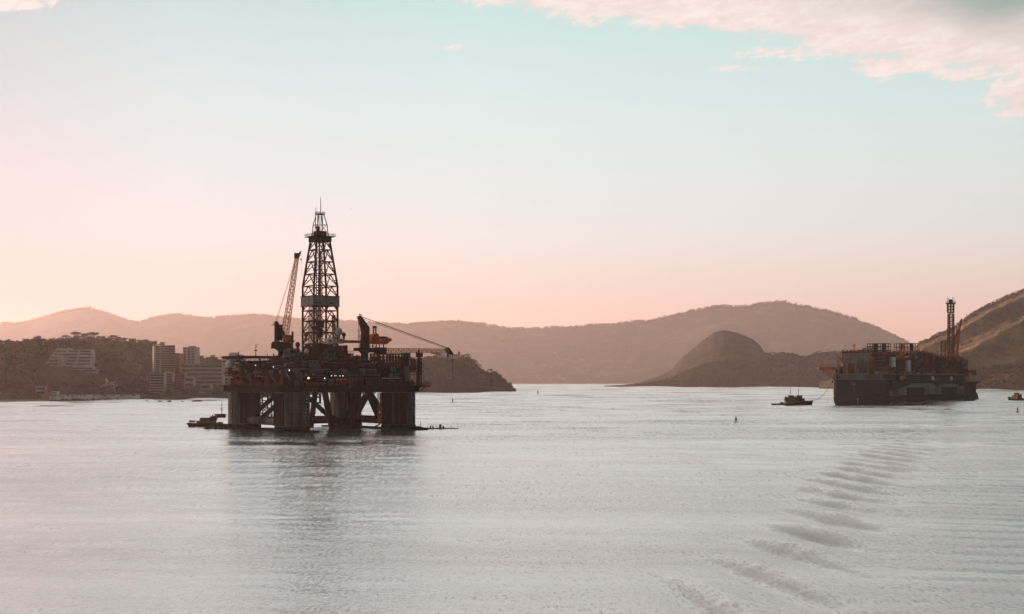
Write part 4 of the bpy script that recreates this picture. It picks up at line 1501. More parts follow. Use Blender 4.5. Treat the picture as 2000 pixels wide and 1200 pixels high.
# side: grey plating, dark shell doors, gallery, dark end, green boot
P0 = lambda x, y: fl(x, y, v=-0.6)
m = MB()
a, b = P0(1738, 787), P0(1884, 787)
m.prism_xz([(a.x, -1), (b.x, -1), (b.x, 17.5), (P0(1868, 760).x, 20.5), (P0(1840, 760).x, 20.5), (P0(1830, 760).x, 17.0), (P0(1822, 760).x, 21.0), (P0(1782, 760).x, 21.0), (P0(1768, 760).x, 17.2), (a.x, 14)], -0.6, 0.3)
side = m.build("side_plating", M_HULL2, ship)
for (x0, x1) in ((1771, 1805), (1839, 1870)):
    a, b = P0(x0, 787), P0(x1, 787)
    MB().box(a.x, b.x, -0.75, -0.6, 2.0, 16.8).build("shell_door", M_HULL, side)
for (x0, x1) in ((1743, 1757), (1872, 1884)):
    a, b = P0(x0, 787), P0(x1, 787)
    MB().box(a.x, b.x, -0.75, -0.6, 1.2, 15.0).build("side_recess", M_BULW, side)
m = MB()
for x in (1760, 1764, 1811, 1815.5, 1818, 1823.5):
    p = P0(x, 770)
    m.box(p.x - 1.6, p.x + 1.6, -0.8, -0.62, 7.6, 9.8)
m.build("port_opening", M_BLACK, side)
m = MB()
for x in (1762, 1808, 1814, 1820, 1826, 1830):
    p = P0(x, 770)
    m.box(p.x - 0.35, p.x + 0.35, -0.95, -0.6, 1.0, 15.6)
m.build("fender_rib", M_HULL, side)
# upper gallery along the side
m = MB()
a, b = P0(1745, 740), P0(1890, 740)
m.box(a.x, b.x, -2.2, 0.0, 22.2, 22.6)
m.box(a.x, b.x, -2.2, 0.0, 26.6, 27.0)
for k in range(52):
    u = a.x + (b.x - a.x) * k / 51
    m.box(u - 0.2, u + 0.2, -2.1, -1.7, 22.6, 26.6)
m.build("side_gallery", M_BULW, ship)
for x in (1822, 1858):
    p = fl(x, 740, v=-2.6)
    MB().box(p.x - 4.0, p.x + 4.0, -3.0, -2.25, 24.2, 28.2).build("white_locker", M_WHITE, ship)
# sponson that carries the lifeboats at each end of the gallery
for (x0, x1) in ((1738, 1772), (1872, 1912)):
    a, b = fl(x0, 745, v=-4), fl(x1, 745, v=-4)
    m = MB()
    m.prism_xz([(a.x, 21.0), (b.x, 21.0), (b.x, 22.6), (a.x, 22.6)], -5.5, 0.0)
    m.prism_xz([(a.x + (b.x - a.x) * 0.2, 18.2), (b.x - (b.x - a.x) * 0.2, 18.2), (b.x, 21.0), (a.x, 21.0)], -3.8, 0.0)
    m.railing([(a.x, -5.4, 22.6), (b.x, -5.4, 22.6)], 1.4, 5.0, 0.25)
    m.build("lifeboat_platform", M_HULL, ship)
a, b = P0(1884, 787), fl(1906, 787, v=-0.6)
m = MB()
m.prism_xz([(a.x, -1), (b.x, -1), (b.x, 20.8), (a.x, 20.8)], -0.9, 0.2)
m.build("dark_quarter", M_HULL, ship)
m = MB()
m.prism_xz([(a.x + 2, -1), (b.x + 14, -1), (b.x + 6, 3), (b.x, 9.5), (a.x + 10, 8.0)], -2.4, -0.9)
m.build("boot_plating", M_GREEN, ship)
m = MB()
m.box(b.x - 2, b.x + 22, -3, 6, -1, 1.4)
m.build("stern_step", M_HULL, ship)


def lifeboat(px, py, label):
    p = fl(px, py, v=-4.6)
    w_ = Matrix.Rotation(FTH, 4, 'Z') @ Vector((p.x, -4.6, 0))
    o = thing("lifeboat", label, "lifeboat", (FX + w_.x, FY + w_.y, 23.4), FTH, "orange lifeboats on the ship's side")
    rr = []
    for t in (-1, -0.8, -0.4, 0, 0.4, 0.8, 1):
        k = math.sqrt(max(0.05, 1 - t * t * 0.92))
        rr.append([(t * 9, math.cos(a_) * 2.3 * k, 2.4 + math.sin(a_) * 2.4 * (0.55 + 0.45 * k)) for a_ in [2 * math.pi * i / 10 for i in range(10)]])
    b_ = MB().loft(rr).build("boat_hull", M_SORANGE, o)
    MB().box(4.0, 6.8, -1.2, 1.2, 4.2, 5.8).build("conning_hood", M_SORANGE, o)
    m_ = MB()
    for u in (-6, 6):
        m_.path([(u, 3.2, 0.0), (u, 3.0, 7.6), (u, -0.5, 8.0)], 0.4, 5)
        m_.bar((u, -0.2, 8.0), (u, -0.2, 4.4), 0.2)
    m_.build("davit", M_SRED, o)
    for u in (-4.5, -1.5, 1.5):
        MB().box(u, u + 1.2, -2.45, -2.2, 2.5, 3.5).build("side_port", M_GLASS, b_)


lifeboat(1762, 738, "orange enclosed lifeboat in davits on the ship's side nearer the bow-end block")
lifeboat(1889, 740, "orange enclosed lifeboat in davits at the far end of the ship's side")

# near-end accommodation, reel, helicopter deck, cranes
def fbox(x0, x1, y0, y1, u, dep, mt_, name, parent=None, win=0):
    """box whose front, at u, spans the photograph rectangle; goes back dep metres"""
    a_, b_ = fl(x1, y1, u=u), fl(x0, y0, u=u)
    m_ = MB()
    m_.box(u, u + dep, a_.y, b_.y, max(a_.z, DECK_Z + 0.05) if y1 > 725 else a_.z, b_.z)
    o_ = m_.build(name, mt_, parent or ship)
    for k in range(win):
        vv = a_.y + (b_.y - a_.y) * (k + 0.35) / win
        MB().box(u - 0.12, u - 0.02, vv, vv + (b_.y - a_.y) / win * 0.4, a_.z + (b_.z - a_.z) * 0.35, a_.z + (b_.z - a_.z) * 0.7).build("window", M_GLASS, o_)
    return o_


acc = fbox(1648, 1706, 699, 731, 16, 26, M_SHOUSE, "accommodation_block")
fbox(1644, 1700, 691, 699, 14, 28, M_SHOUSE, "bridge_house", win=11)
rf = fbox(1645, 1703, 686.5, 690.6, 13.5, 28, M_SRED, "bridge_roof")
fbox(1685, 1701, 680, 686.3, 18, 10, M_SHOUSE, "roof_house")
fbox(1673, 1686, 683.5, 686.3, 18, 8, M_SORANGE, "roof_house")
for (x, y) in ((1650.5, 671), (1684.5, 676), (1691, 672)):
    a, b = fl(x, 687, u=20), fl(x, y, u=20)
    MB().tube(a, b, 0.22, 0.12, 5).build("whip_antenna", M_SRED, ship)
m = MB()
a, b = fl(1668.5, 687, u=20), fl(1668.5, 678, u=20)
m.tube(a, b, 0.5, 0.4, 6)
m.cbox((b.x, b.y, b.z + 0.6), (3.2, 3.2, 0.5))
m.cbox((b.x, b.y, b.z + 2.0), (1.6, 1.6, 1.6))
m.build("radar_mast", M_SORANGE, ship)
for k in range(7):
    x = 1646 + k * 8 + rng.uniform(-2, 2)
    a = fl(x, 687, u=15)
    MB().cbox((a.x, a.y, a.z + 0.8), (2.0, rng.uniform(0.8, 2.0), rng.uniform(0.8, 2.2))).build("roof_gear", M_SRED, ship)
for (x0, x1, y0, y1, mt_) in ((1682, 1687, 702, 731, M_BULW), (1690, 1693, 706, 728, M_BULW), (1697, 1706, 702, 731, M_SRED), (1640, 1650, 716, 731, M_SRED), (1632, 1646, 722, 731, M_PROC)):
    fbox(x0, x1, y0, y1, 14.8, 1.2, mt_, "wall_cabinet")
# hose reel
a, b = fl(1679, 713, u=9), fl(1654, 713, u=9)
r_ = 4.9
zc = DECK_Z + r_ + 0.6
m = MB()
m.tube((9, a.y + 3.2, zc), (9, b.y - 2.2, zc), r_ * 0.88, None, 22)
for k in range(10):
    vv = a.y + 3.4 + (b.y - a.y - 5.8) * k / 10
    m.tube((9, vv, zc), (9, vv + 0.5, zc), r_ * 0.92, None, 22)
reel = m.build("hose_reel", M_SRED, ship)
for vv in (a.y + 2.4, b.y - 2.2):
    MB().tube((9, vv, zc), (9, vv + 0.7, zc), r_ * 1.12, None, 22).build("reel_flange", M_SHOUSE, reel)
m = MB()
for vv in (a.y + 1.4, b.y - 0.9):
    m.prism([(6, vv - 0.4), (12, vv - 0.4), (12, vv + 0.4), (6, vv + 0.4)], DECK_Z, DECK_Z + 1.6)
    m.bar((6.5, vv, DECK_Z), (9, vv, zc), 0.7)
    m.bar((11.5, vv, DECK_Z), (9, vv, zc), 0.7)
m.build("reel_stand", M_SHOUSE, reel)
# overhanging helicopter deck
a, b = fl(1632, 720, u=4), fl(1601, 718, u=4)
m = MB()
m.prism([(-8, a.y), (14, a.y), (14, b.y - 3), (10, b.y), (-4, b.y), (-8, b.y - 3)], fl(1616, 721.5, u=4).z, fl(1616, 717.6, u=4).z)
hd = m.build("helicopter_deck", M_SORANGE, ship)
zt = fl(1616, 717.6, u=4).z
m = MB()
m.railing([(-8, a.y, zt), (-8, b.y - 3, zt), (-4, b.y, zt), (10, b.y, zt)], 1.6, 2.4, 0.22)
m.build("railing", M_SORANGE, hd)
m = MB()
for vv in (a.y + 3, (a.y + b.y) / 2, b.y - 3):
    m.bar((3, vv, zt - 2), (3, min(vv, BEAM - 2), DECK_Z - (0 if vv < BEAM else 3)), 0.6)
m.bar((3, b.y - 2, zt - 2), (3, BEAM - 1, DECK_Z - 6), 0.5)
m.bar((3, b.y - 7, zt - 2), (3, BEAM - 1, DECK_Z - 9), 0.5)
m.bar((3, a.y, zt - 2.2), (3, b.y - 1, zt - 2.2), 0.5)
for k in range(7):
    v0 = a.y + (b.y - a.y) * k / 7
    m.bar((-5, v0, zt - 2.2), (-5, v0 + (b.y - a.y) / 7, zt - 0.6), 0.3)
m.bar((-5, a.y, zt - 2.2), (-5, b.y - 1, zt - 2.2), 0.35)
m.build("support_truss", M_SORANGE, hd)
# orange davit crane beside the reel, and its pale post
m = MB()
m.tube(fl(1650, 731, u=6), fl(1648, 712, u=6), 0.9, 0.7, 8)
m.path([fl(1649, 712, u=6), fl(1641, 701, u=6), fl(1633.5, 693, u=6)], 0.9, 6)
m.tube(fl(1647, 701, u=6), fl(1636, 699, u=6), 1.2, 0.8, 6)
m.cbox(fl(1644, 700, u=6), (2.4, 3.2, 2.4))
m.build("davit_crane", M_SORANGE, ship)
MB().box(5, 6, fl(1639, 715, u=5).y, fl(1635, 715, u=5).y, DECK_Z, fl(1637, 703, u=5).z).build("vent_house", M_SHOUSE, ship)
for (x, y) in ((1625, 733), (1628, 729)):
    p = fl(x, y, u=1)
    MB().cbox((1, min(p.y, BEAM - 3), DECK_Z + 1.2), (1.5, 1.5, 2.4)).build("bollard", M_SORANGE, ship)
MB().tube((2, BEAM + 0.1, 23.0), (2, BEAM + 2.2, 22.6), 1.6, 1.0, 8).build("towing_fairlead", M_BLACK, ship)
p = fl(1629, 740, u=0)
MB().path([(0.4, BEAM - 0.6, DECK_Z), (-0.4, BEAM - 0.2, 27), (-0.3, BEAM - 0.2, 24.5)], 0.9, 8).build("anchor_pipe", M_SHOUSE, ship)
# block of machinery between the house and the first stack frame
PV = lambda x, y, v=8.0: fl(x, y, v=v)


def sbox(x0, x1, y0, y1, v, dep, mt_, name, parent=None):
    """box whose long face, at v, spans the photograph rectangle; goes back dep metres across the ship"""
    a_, b_ = fl(x0, y1, v=v), fl(x1, y0, v=v)
    m_ = MB()
    m_.box(a_.x, b_.x, v, v + dep, max(min(a_.z, b_.z), DECK_Z + 0.05), b_.z)
    return m_.build(name, mt_, parent or ship)


sbox(1733, 1750, 697, 734, 6, 34, M_PROC, "machinery_block")
sbox(1752, 1776, 700, 735, 6, 34, M_PROC, "machinery_block")
fbox(1706, 1731, 693, 734, 22, 30, M_PROC, "machinery_block")
fbox(1700, 1733, 687.5, 692.6, 20, 40, M_SRED, "machinery_roof")
for k in range(5):
    y = 698 + k * 7
    a, b = fl(1706, y, u=21.6), fl(1731, y, u=21.6)
    MB().box(20.8, 21.9, b.y, a.y, a.z - 0.2, a.z + 0.2).build("gallery_rail", M_SHOUSE, ship)
for (x0, x1, y0, y1, mt_) in ((1720, 1736, 715, 722, M_SRED), (1708, 1716, 725, 734, M_SHOUSE), (1718, 1734, 724, 734, M_BULW)):
    fbox(x0, x1, y0, y1, 12, 8, mt_, "deck_module")
sbox(1742, 1749.5, 698, 717, 3.0, 3, M_WHITE, "pale_screen")
sbox(1774, 1779, 704, 727, 3.0, 3, M_WHITE, "pale_screen")
# the two open frames that hold the exhaust stacks
def stack_frame(px0, px1, ytop, u0, fr):
    va, vb = fl(px1, ytop, u=u0).y, fl(px0, ytop, u=u0).y
    zt = fl((px0 + px1) / 2, ytop, u=u0).z
    zb = DECK_Z + 20.0
    d_ = 9.0
    o_ = thing("stack_frame", None, None)
    o_.parent = ship
    m_ = MB()
    vs = [va + (vb - va) * k / 4 for k in range(5)]
    zs = [zb, zb + (zt - zb) * 0.34, zb + (zt - zb) * 0.72, zt]
    for uu in (u0, u0 + d_):
        for v in vs:
            m_.bar((uu, v, zb), (uu, v, zt), 0.62)
        for z in zs:
            m_.bar((uu, va, z), (uu, vb, z), 0.55)
        for k in range(4):
            m_.bar((uu, vs[k], zs[k % 2]), (uu, vs[k + 1], zs[1 + k % 2]), 0.36)
            m_.bar((uu, vs[k + 1], zs[0]), (uu, vs[k], zs[1]), 0.36)
            m_.bar((uu, vs[k], zs[1]), (uu, vs[k + 1], zs[2]), 0.36)
    for v in (va, vb):
        for z in zs:
            m_.bar((u0, v, z), (u0 + d_, v, z), 0.5)
    m_.build("open_frame", M_BLACK, o_)
    for k in fr:
        v = vb + (va - vb) * k
        MB().tube((u0 + d_ / 2, v, DECK_Z + 6), (u0 + d_ / 2, v, zt + 0.5), 1.9, 1.9, 16).build("exhaust_stack", M_BLACK, o_)
    return o_


stack_frame(1694, 1735, 671.5, 60.0, (0.32, 0.72))
stack_frame(1746.5, 1788, 671.5, 150.0, (0.32, 0.76))
m = MB()
a, b = fl(1744, 702, v=6), fl(1768, 690, v=6)
m.prism_xz([(a.x, a.z), (b.x, a.z), (b.x - 3, b.z), (a.x + (b.x - a.x) * 0.45, b.z + 2.0)], 6, 12)
m.build("duct_hood", M_SORANGE, ship)
m = MB()
m.path([fl(1762, 692, v=9), fl(1765, 680, v=9), fl(1763, 672, v=9)], 0.9, 6)
m.build("duct_riser", M_SORANGE, ship)
# process modules down the length of the deck
pm = random.Random(14)
x = 1780.0
tops = [(1780, 690), (1795, 687), (1812, 690), (1826, 694), (1840, 696), (1852, 697), (1868, 696), (1882, 699), (1888, 706), (1890, 725)]
while x < 1889:
    x1 = min(x + pm.uniform(5, 10), 1890)
    yt = float(np.interp(x, *zip(*tops))) + pm.uniform(0, 4)
    v = pm.uniform(3, 9)
    a, b = fl(x, 735, v=v), fl(x1, yt, v=v)
    o_ = thing("process_module", None, None)
    o_.parent = ship
    m = MB()
    nfl = max(2, int((b.z - DECK_Z) / 5.5))
    for j in range(nfl + 1):
        z = DECK_Z + (b.z - DECK_Z) * j / nfl
        m.box(a.x, b.x, v, v + 34, z - 0.2, z + 0.2)
    for u in (a.x, (a.x + b.x) / 2, b.x - 0.6):
        m.box(u, u + 0.7, v, v + 0.7, DECK_Z, b.z)
        m.box(u, u + 0.7, v + 33, v + 33.7, DECK_Z, b.z)
    for j in range(nfl):
        z0 = DECK_Z + (b.z - DECK_Z) * j / nfl
        z1 = DECK_Z + (b.z - DECK_Z) * (j + 1) / nfl
        m.bar((a.x, v, z0), (b.x, v, z1), 0.45)
    m.build("module_frame", pm.choice((M_PROC, M_SRED, M_PROC)), o_)
    for j in range(nfl):
        z0 = DECK_Z + (b.z - DECK_Z) * j / nfl + 0.3
        h = (b.z - DECK_Z) / nfl - 0.6
        u = a.x + 0.8
        while u < b.x - 3:
            w_ = pm.uniform(3, 9)
            r_ = pm.uniform(0.35, 0.5) * h
            mt_ = pm.choice((M_PROC, M_BULW, M_PROC, M_SHOUSE, M_SRED, M_PROC))
            if pm.random() < 0.5:
                MB().tube((u, v + 2.6, z0 + r_), (min(u + w_, b.x), v + 2.6, z0 + r_), r_, None, 10).build("vessel", mt_, o_)
            else:
                MB().box(u, min(u + w_, b.x), v + 1.0, v + 8, z0, z0 + h * pm.uniform(0.5, 1.0)).build("skid_unit", mt_, o_)
            u += w_ + pm.uniform(0.5, 2.5)
    m = MB()
    for k in range(6):
        u = pm.uniform(a.x, b.x)
        vv = v + pm.uniform(0, 8)
        if pm.random() < 0.6:
            m.bar((u, vv, b.z), (u, vv, b.z + pm.uniform(1, 4.5)), pm.uniform(0.3, 0.8))
        else:
            m.tube((u, vv, b.z + 1.2), (min(u + 8, b.x), vv, b.z + 1.2), 0.6, None, 6)
    m.railing([(a.x, v, b.z), (b.x, v, b.z)], 1.5, 3.0, 0.2)
    m.build("top_gear", M_SORANGE if pm.random() < 0.6 else M_SRED, o_)
    x = x1 + 0.3
m = MB()
for k in range(16):
    p = fl(1882 + k * 1.6, 735, v=pm.uniform(3, 12))
    m.box(p.x - 2, p.x + 2, p.y, p.y + 5, DECK_Z, DECK_Z + pm.uniform(1.2, 6.5))
m.box(fl(1880, 735, v=4).x, fl(1908, 735, v=4).x, 3, 20, DECK_Z, DECK_Z + 1.0)
m.build("stern_winch", M_SRED, ship)
m = MB()
for k in range(44):
    p = fl(pm.uniform(1735, 1900), 735, v=pm.uniform(0.5, 2.5))
    m.box(p.x - pm.uniform(0.3, 1.4), p.x + pm.uniform(0.3, 1.4), p.y - 0.3, p.y + 1.2, DECK_Z - 0.02, DECK_Z + pm.uniform(1.0, 3.2))
m.box(fl(1735, 735, v=1).x, fl(1900, 735, v=1).x, 0.3, 3.9, DECK_Z + 0.05, DECK_Z + 0.4)
m.build("side_deck_gear", M_SHOUSE, ship)
# flare tower and deck crane
tw = thing("flare_tower", None, None)
tw.parent = ship
tb, tt_ = fl(1856.8, 697, v=16), fl(1856.8, 613, v=16)
MB().lattice(tb, tt_, 5.8, 5.2, 22, 0.42, up=(0, 1, 0), rb=0.26).build("lattice_mast", M_SRED, tw)
m = MB()
m.tube((tb.x - 0.5, 16.8, tb.z), (tt_.x - 0.5, 16.8, tt_.z), 0.55, None, 8)
m.tube((tb.x + 3.4, 12.6, tb.z), (tt_.x + 3.2, 12.8, tt_.z), 0.3, None, 8)
m.build("flare_riser", M_PROC, tw)
z0, z1 = fl(1856, 611, v=16).z, fl(1856, 594, v=16).z
m = MB()
for k in range(4):
    z = z0 + (z1 - z0) * k / 3
    m.box(tt_.x - 3.4, tt_.x + 3.4, 12.6, 19.4, z - 0.35, z + 0.35)
for du in (-3.2, 0, 3.2):
    for dv in (12.8, 16, 19.2):
        m.bar((tt_.x + du, dv, z0), (tt_.x + du, dv, z1), 0.6)
for k in range(3):
    za, zb = z0 + (z1 - z0) * k / 3, z0 + (z1 - z0) * (k + 1) / 3
    for du in (-3.2, 0):
        m.bar((tt_.x + du, 12.7, za), (tt_.x + du + 3.2, 12.7, zb), 0.4)
        m.bar((tt_.x - 3.3, 16 + du, za), (tt_.x - 3.3, 19.2 + du, zb), 0.4)
m.build("flare_cage", M_PROC, tw)
m = MB()
m.box(tt_.x - 4.6, tt_.x + 4.6, 11.4, 20.6, z1, z1 + 1.3)
m.cbox((tt_.x, 16, z1 + 3.2), (4.0, 4.0, 4.0))
for du, dv in ((-3, 13), (3, 13), (-3, 19), (3, 19)):
    m.bar((tt_.x + du, dv, z1), (tt_.x + du, dv, z1 + 7.6), 0.35)
m.railing([(tt_.x - 4.5, 20.5, z1 + 1.3), (tt_.x - 4.5, 11.5, z1 + 1.3), (tt_.x + 4.5, 11.5, z1 + 1.3)], 1.6, 2.2, 0.2)
m.build("flare_tip_platform", M_PROC, tw)
tw2 = MB().lattice(fl(1843, 697, v=14), fl(1843, 666, v=14), 4.6, 4.6, 6, 0.34, up=(0, 1, 0), rb=0.25).build("lattice_tower", M_SRED, ship)
cr = thing("deck_crane", None, None)
cr.parent = ship
Q = lambda x, y: fl(x, y, v=12.0)
m = MB()
m.tube(Q(1862, 735), Q(1862, 700), 2.6, 2.6, 12)
m.cbox(Q(1862, 697), (14, 9, 5))
m.build("crane_house", M_SORANGE, cr)
m = MB()
m.lattice(Q(1863, 697), Q(1872.3, 644), 6.6, 2.6, 14, 0.5, side=(0, 1, 0), rb=0.28)
m.build("boom", M_SORANGE, cr)
m = MB()
m.path([Q(1872, 650), Q(1874.5, 640), Q(1875.5, 631), Q(1877, 625.5)], 1.2, 6)
m.path([Q(1868, 655), Q(1874.5, 640)], 0.8, 6)
m.build("boom_head", M_SRED, cr)
m = MB()
m.bar(Q(1851, 697), Q(1870, 648), 0.3)
m.build("pendant_wire", M_WIRE, cr)

# ------------------------------------------------------------------ tow line and tugs
def world_of(p):
    q = Matrix.Rotation(FTH, 4, 'Z') @ Vector(p)
    return Vector((FX + q.x, FY + q.y, q.z))


M_TUGH = mat_paint("tug_hull", (0.014, 0.020, 0.020), 0.55, 0.0, (0.05, 0.024, 0.016), 0.5, 0.3)
M_TUGW = mat_paint("tug_house", (0.20, 0.15, 0.11), 0.55, 0.0, (0.07, 0.035, 0.022), 0.5, 0.3)
M_TUGO = mat_paint("tug_orange", (0.36, 0.12, 0.045), 0.55, 0.0, (0.14, 0.05, 0.02), 0.5, 0.3)
M_TUGR = mat_paint("tug_red", (0.16, 0.028, 0.018), 0.55, 0.0, (0.06, 0.018, 0.012), 0.5, 0.3)


def tug(label, loc, rz, L=34.0, B=10.5, house=M_TUGW, funnel=M_TUGR, wheel_x=0.12, group=None, mast_h=9.0, bow_up=2.6, two_funnels=True):
    """harbour tug; local +x is the bow"""
    o = thing("tugboat", label, "tugboat", loc, rz, group)
    rr = []
    for t in (-1.0, -0.96, -0.8, -0.4, 0.1, 0.5, 0.78, 0.93, 1.0):
        x = t * L / 2
        w_ = B / 2 * (1 - max(0, (t - 0.15) / 0.85) ** 2.3 * 0.93) * (0.86 if t < -0.97 else 1.0)
        sheer = 1.5 + bow_up * max(0, t) ** 1.6 + 0.25 * max(0, -t)
        rk = max(0, t) ** 3 * 1.8
        rr.append([(x - rk, -w_ * 0.55, -1.8), (x - rk * 0.5, -w_ * 0.86, 0.0), (x, -w_, sheer), (x, w_, sheer), (x - rk * 0.5, w_ * 0.86, 0.0), (x - rk, w_ * 0.55, -1.8)])
    h = MB().loft(rr).build("hull", M_TUGH, o)
    m_ = MB()
    edge = [(r_[2][0], r_[2][1], r_[2][2]) for r_ in rr] + [(r_[3][0], r_[3][1], r_[3][2]) for r_ in rr[::-1]]
    m_.path(edge + [edge[0]], 0.34, 6)
    m_.build("fender", M_BLACK, h)
    m_ = MB()
    for p, q in zip(edge[2:], edge[3:] ):
        if p[0] > -L * 0.1:
            m_.add([p, q, (q[0], q[1], q[2] + 0.9), (p[0], p[1], p[2] + 0.9)], [(0, 1, 2, 3)])
    m_.build("bulwark", M_TUGH, h)
    m_ = MB()
    x0, x1 = -L * 0.14, L * 0.27
    m_.prism([(x0, -B * 0.34), (x1 - 2, -B * 0.34), (x1, -B * 0.2), (x1, B * 0.2), (x1 - 2, B * 0.34), (x0, B * 0.34)], 1.4, 4.6)
    m_.prism([(x0 + 2.2, -B * 0.28), (x1 - 3.0, -B * 0.28), (x1 - 1.6, -B * 0.15), (x1 - 1.6, B * 0.15), (x1 - 3.0, B * 0.28), (x0 + 2.2, B * 0.28)], 4.6, 6.9)
    dh = m_.build("deckhouse", house, o)
    wx = L * wheel_x
    m_ = MB()
    rg = []
    for z, k in ((6.9, 1.0), (8.1, 1.08), (9.4, 1.0)):
        rg.append([(wx + 2.7 * k * math.cos(a_), 2.9 * k * math.sin(a_), z) for a_ in [2 * math.pi * (i + 0.5) / 8 for i in range(8)]])
    m_.loft(rg)
    wh = m_.build("wheelhouse", house, o)
    for i in range(8):
        a0, a1 = 2 * math.pi * (i + 0.5) / 8, 2 * math.pi * (i + 1.5) / 8
        p = Vector((wx + 2.98 * math.cos(a0), 3.2 * math.sin(a0), 0)).lerp(Vector((wx + 2.98 * math.cos(a1), 3.2 * math.sin(a1), 0)), 0.14)
        q = Vector((wx + 2.98 * math.cos(a0), 3.2 * math.sin(a0), 0)).lerp(Vector((wx + 2.98 * math.cos(a1), 3.2 * math.sin(a1), 0)), 0.86)
        MB().add([(p.x, p.y, 7.75), (q.x, q.y, 7.75), (q.x, q.y, 8.75), (p.x, p.y, 8.75)], [(0, 1, 2, 3)]).build("window", M_GLASS, wh)
    m_ = MB()
    m_.loft([[(wx + 3.1 * math.cos(a_), 3.3 * math.sin(a_), z) for a_ in [2 * math.pi * (i + 0.5) / 8 for i in range(8)]] for z in (9.4, 9.75)])
    m_.build("roof", M_TUGR, wh)
    m_ = MB()
    m_.tube((wx - 0.8, 0, 9.7), (wx - 0.8, 0, 9.7 + mast_h), 0.2, 0.09, 6)
    m_.bar((wx - 0.8, -1.5, 9.7 + mast_h * 0.55), (wx - 0.8, 1.5, 9.7 + mast_h * 0.55), 0.16)
    m_.bar((wx - 1.8, 0, 9.7 + mast_h * 0.35), (wx + 0.4, 0, 9.7 + mast_h * 0.35), 0.16)
    m_.cbox((wx - 0.5, 0, 9.7 + mast_h * 0.42), (1.1, 0.4, 0.3))
    m_.cbox((wx - 0.8, 0, 9.7 + mast_h * 0.8), (0.5, 0.5, 0.5))
    m_.build("mast", M_TUGR, o)
    for s_ in ((-1, 1) if two_funnels else (0,)):
        m_ = MB()
        m_.loft([[(-L * 0.10 + sx * 1.1 - (z - 4.6) * 0.08, s_ * 2.4 + sy * 0.8, z) for sx, sy in ((-1, -1), (1, -1), (1, 1), (-1, 1))] for z in (4.6, 8.0)])
        m_.tube((-L * 0.11, s_ * 2.4, 8.0), (-L * 0.115, s_ * 2.4, 9.0), 0.35)
        m_.build("funnel", funnel, o)
    m_ = MB()
    m_.tube((-L * 0.24, -1.6, 2.7), (-L * 0.24, 1.6, 2.7), 1.0, None, 12)
    m_.box(-L * 0.24 - 1.4, -L * 0.24 + 1.4, -2.0, -1.6, 1.4, 3.4)
    m_.box(-L * 0.24 - 1.4, -L * 0.24 + 1.4, 1.6, 2.0, 1.4, 3.4)
    m_.build("towing_winch", M_TUGO, o)
    m_ = MB()
    m_.cbox((L * 0.36, 0, 4.0), (1.8, 2.4, 1.4))
    m_.bar((L * 0.43, -0.9, 3.2), (L * 0.43, -0.9, 5.0), 0.4)
    m_.bar((L * 0.43, 0.9, 3.2), (L * 0.43, 0.9, 5.0), 0.4)
    m_.build("bow_bitt", M_TUGO, o)
    m_ = MB()
    m_.railing([(x0, -B * 0.33, 4.6), (x1 - 2, -B * 0.33, 4.6)], 1.0, 1.5, 0.08)
    m_.railing([(x0, B * 0.33, 4.6), (x1 - 2, B * 0.33, 4.6)], 1.0, 1.5, 0.08)
    m_.railing([(x0, -B * 0.33, 4.6), (x0, B * 0.33, 4.6)], 1.0, 1.5, 0.08)
    m_.build("railing", M_TUGR, dh)
    return o


D_ = 1331.0
tg1 = tug("dark tug whose low stern trails left, nearer one of the pair off the big ship", ((1543 - 1000) / F * D_, D_, 0), R(3), L=33, wheel_x=0.03, group="pair of tugs ahead of the ship")
tg2 = tug("dark tug with a blunt raised bow, half hidden behind the other tug of the pair", ((1559.5 - 1000) / F * (D_ + 14), D_ + 14, 0), R(-4), L=27, wheel_x=0.03, mast_h=10.5, house=M_TUGH, group="pair of tugs ahead of the ship")
D_ = F * EYE / (783.2 - HZ)
tug("lone orange-lit tug at the frame's edge, seen end on", ((1986.5 - 1000) / F * D_, D_, 0), R(112), L=30, house=M_TUGW, funnel=M_TUGO, wheel_x=0.02, mast_h=5.5).scale = (1, 1, 0.95)
D_ = 720.0
tug("brown tug moored behind the rig's far left column, thin tall mast", ((408 - 1000) / F * D_, D_, 0), R(176), L=22.5, B=7.0, house=M_TUGW, wheel_x=-0.26, mast_h=9.3, bow_up=0.6, funnel=M_TUGH).scale = (1, 1, 0.66)

a = world_of((2, BEAM + 2.0, 22.6))
b = tg2.location + Vector((11, -1, 4.8))
pts = [a.lerp(b, k / 16) - Vector((0, 0, 5.5 * math.sin(math.pi * k / 16))) for k in range(17)]
tag(MB().path(pts, 0.16, 5).build("tow_line", M_WIRE), "thin dark tow line sagging from the ship's fairlead to the tugs", "tow line")

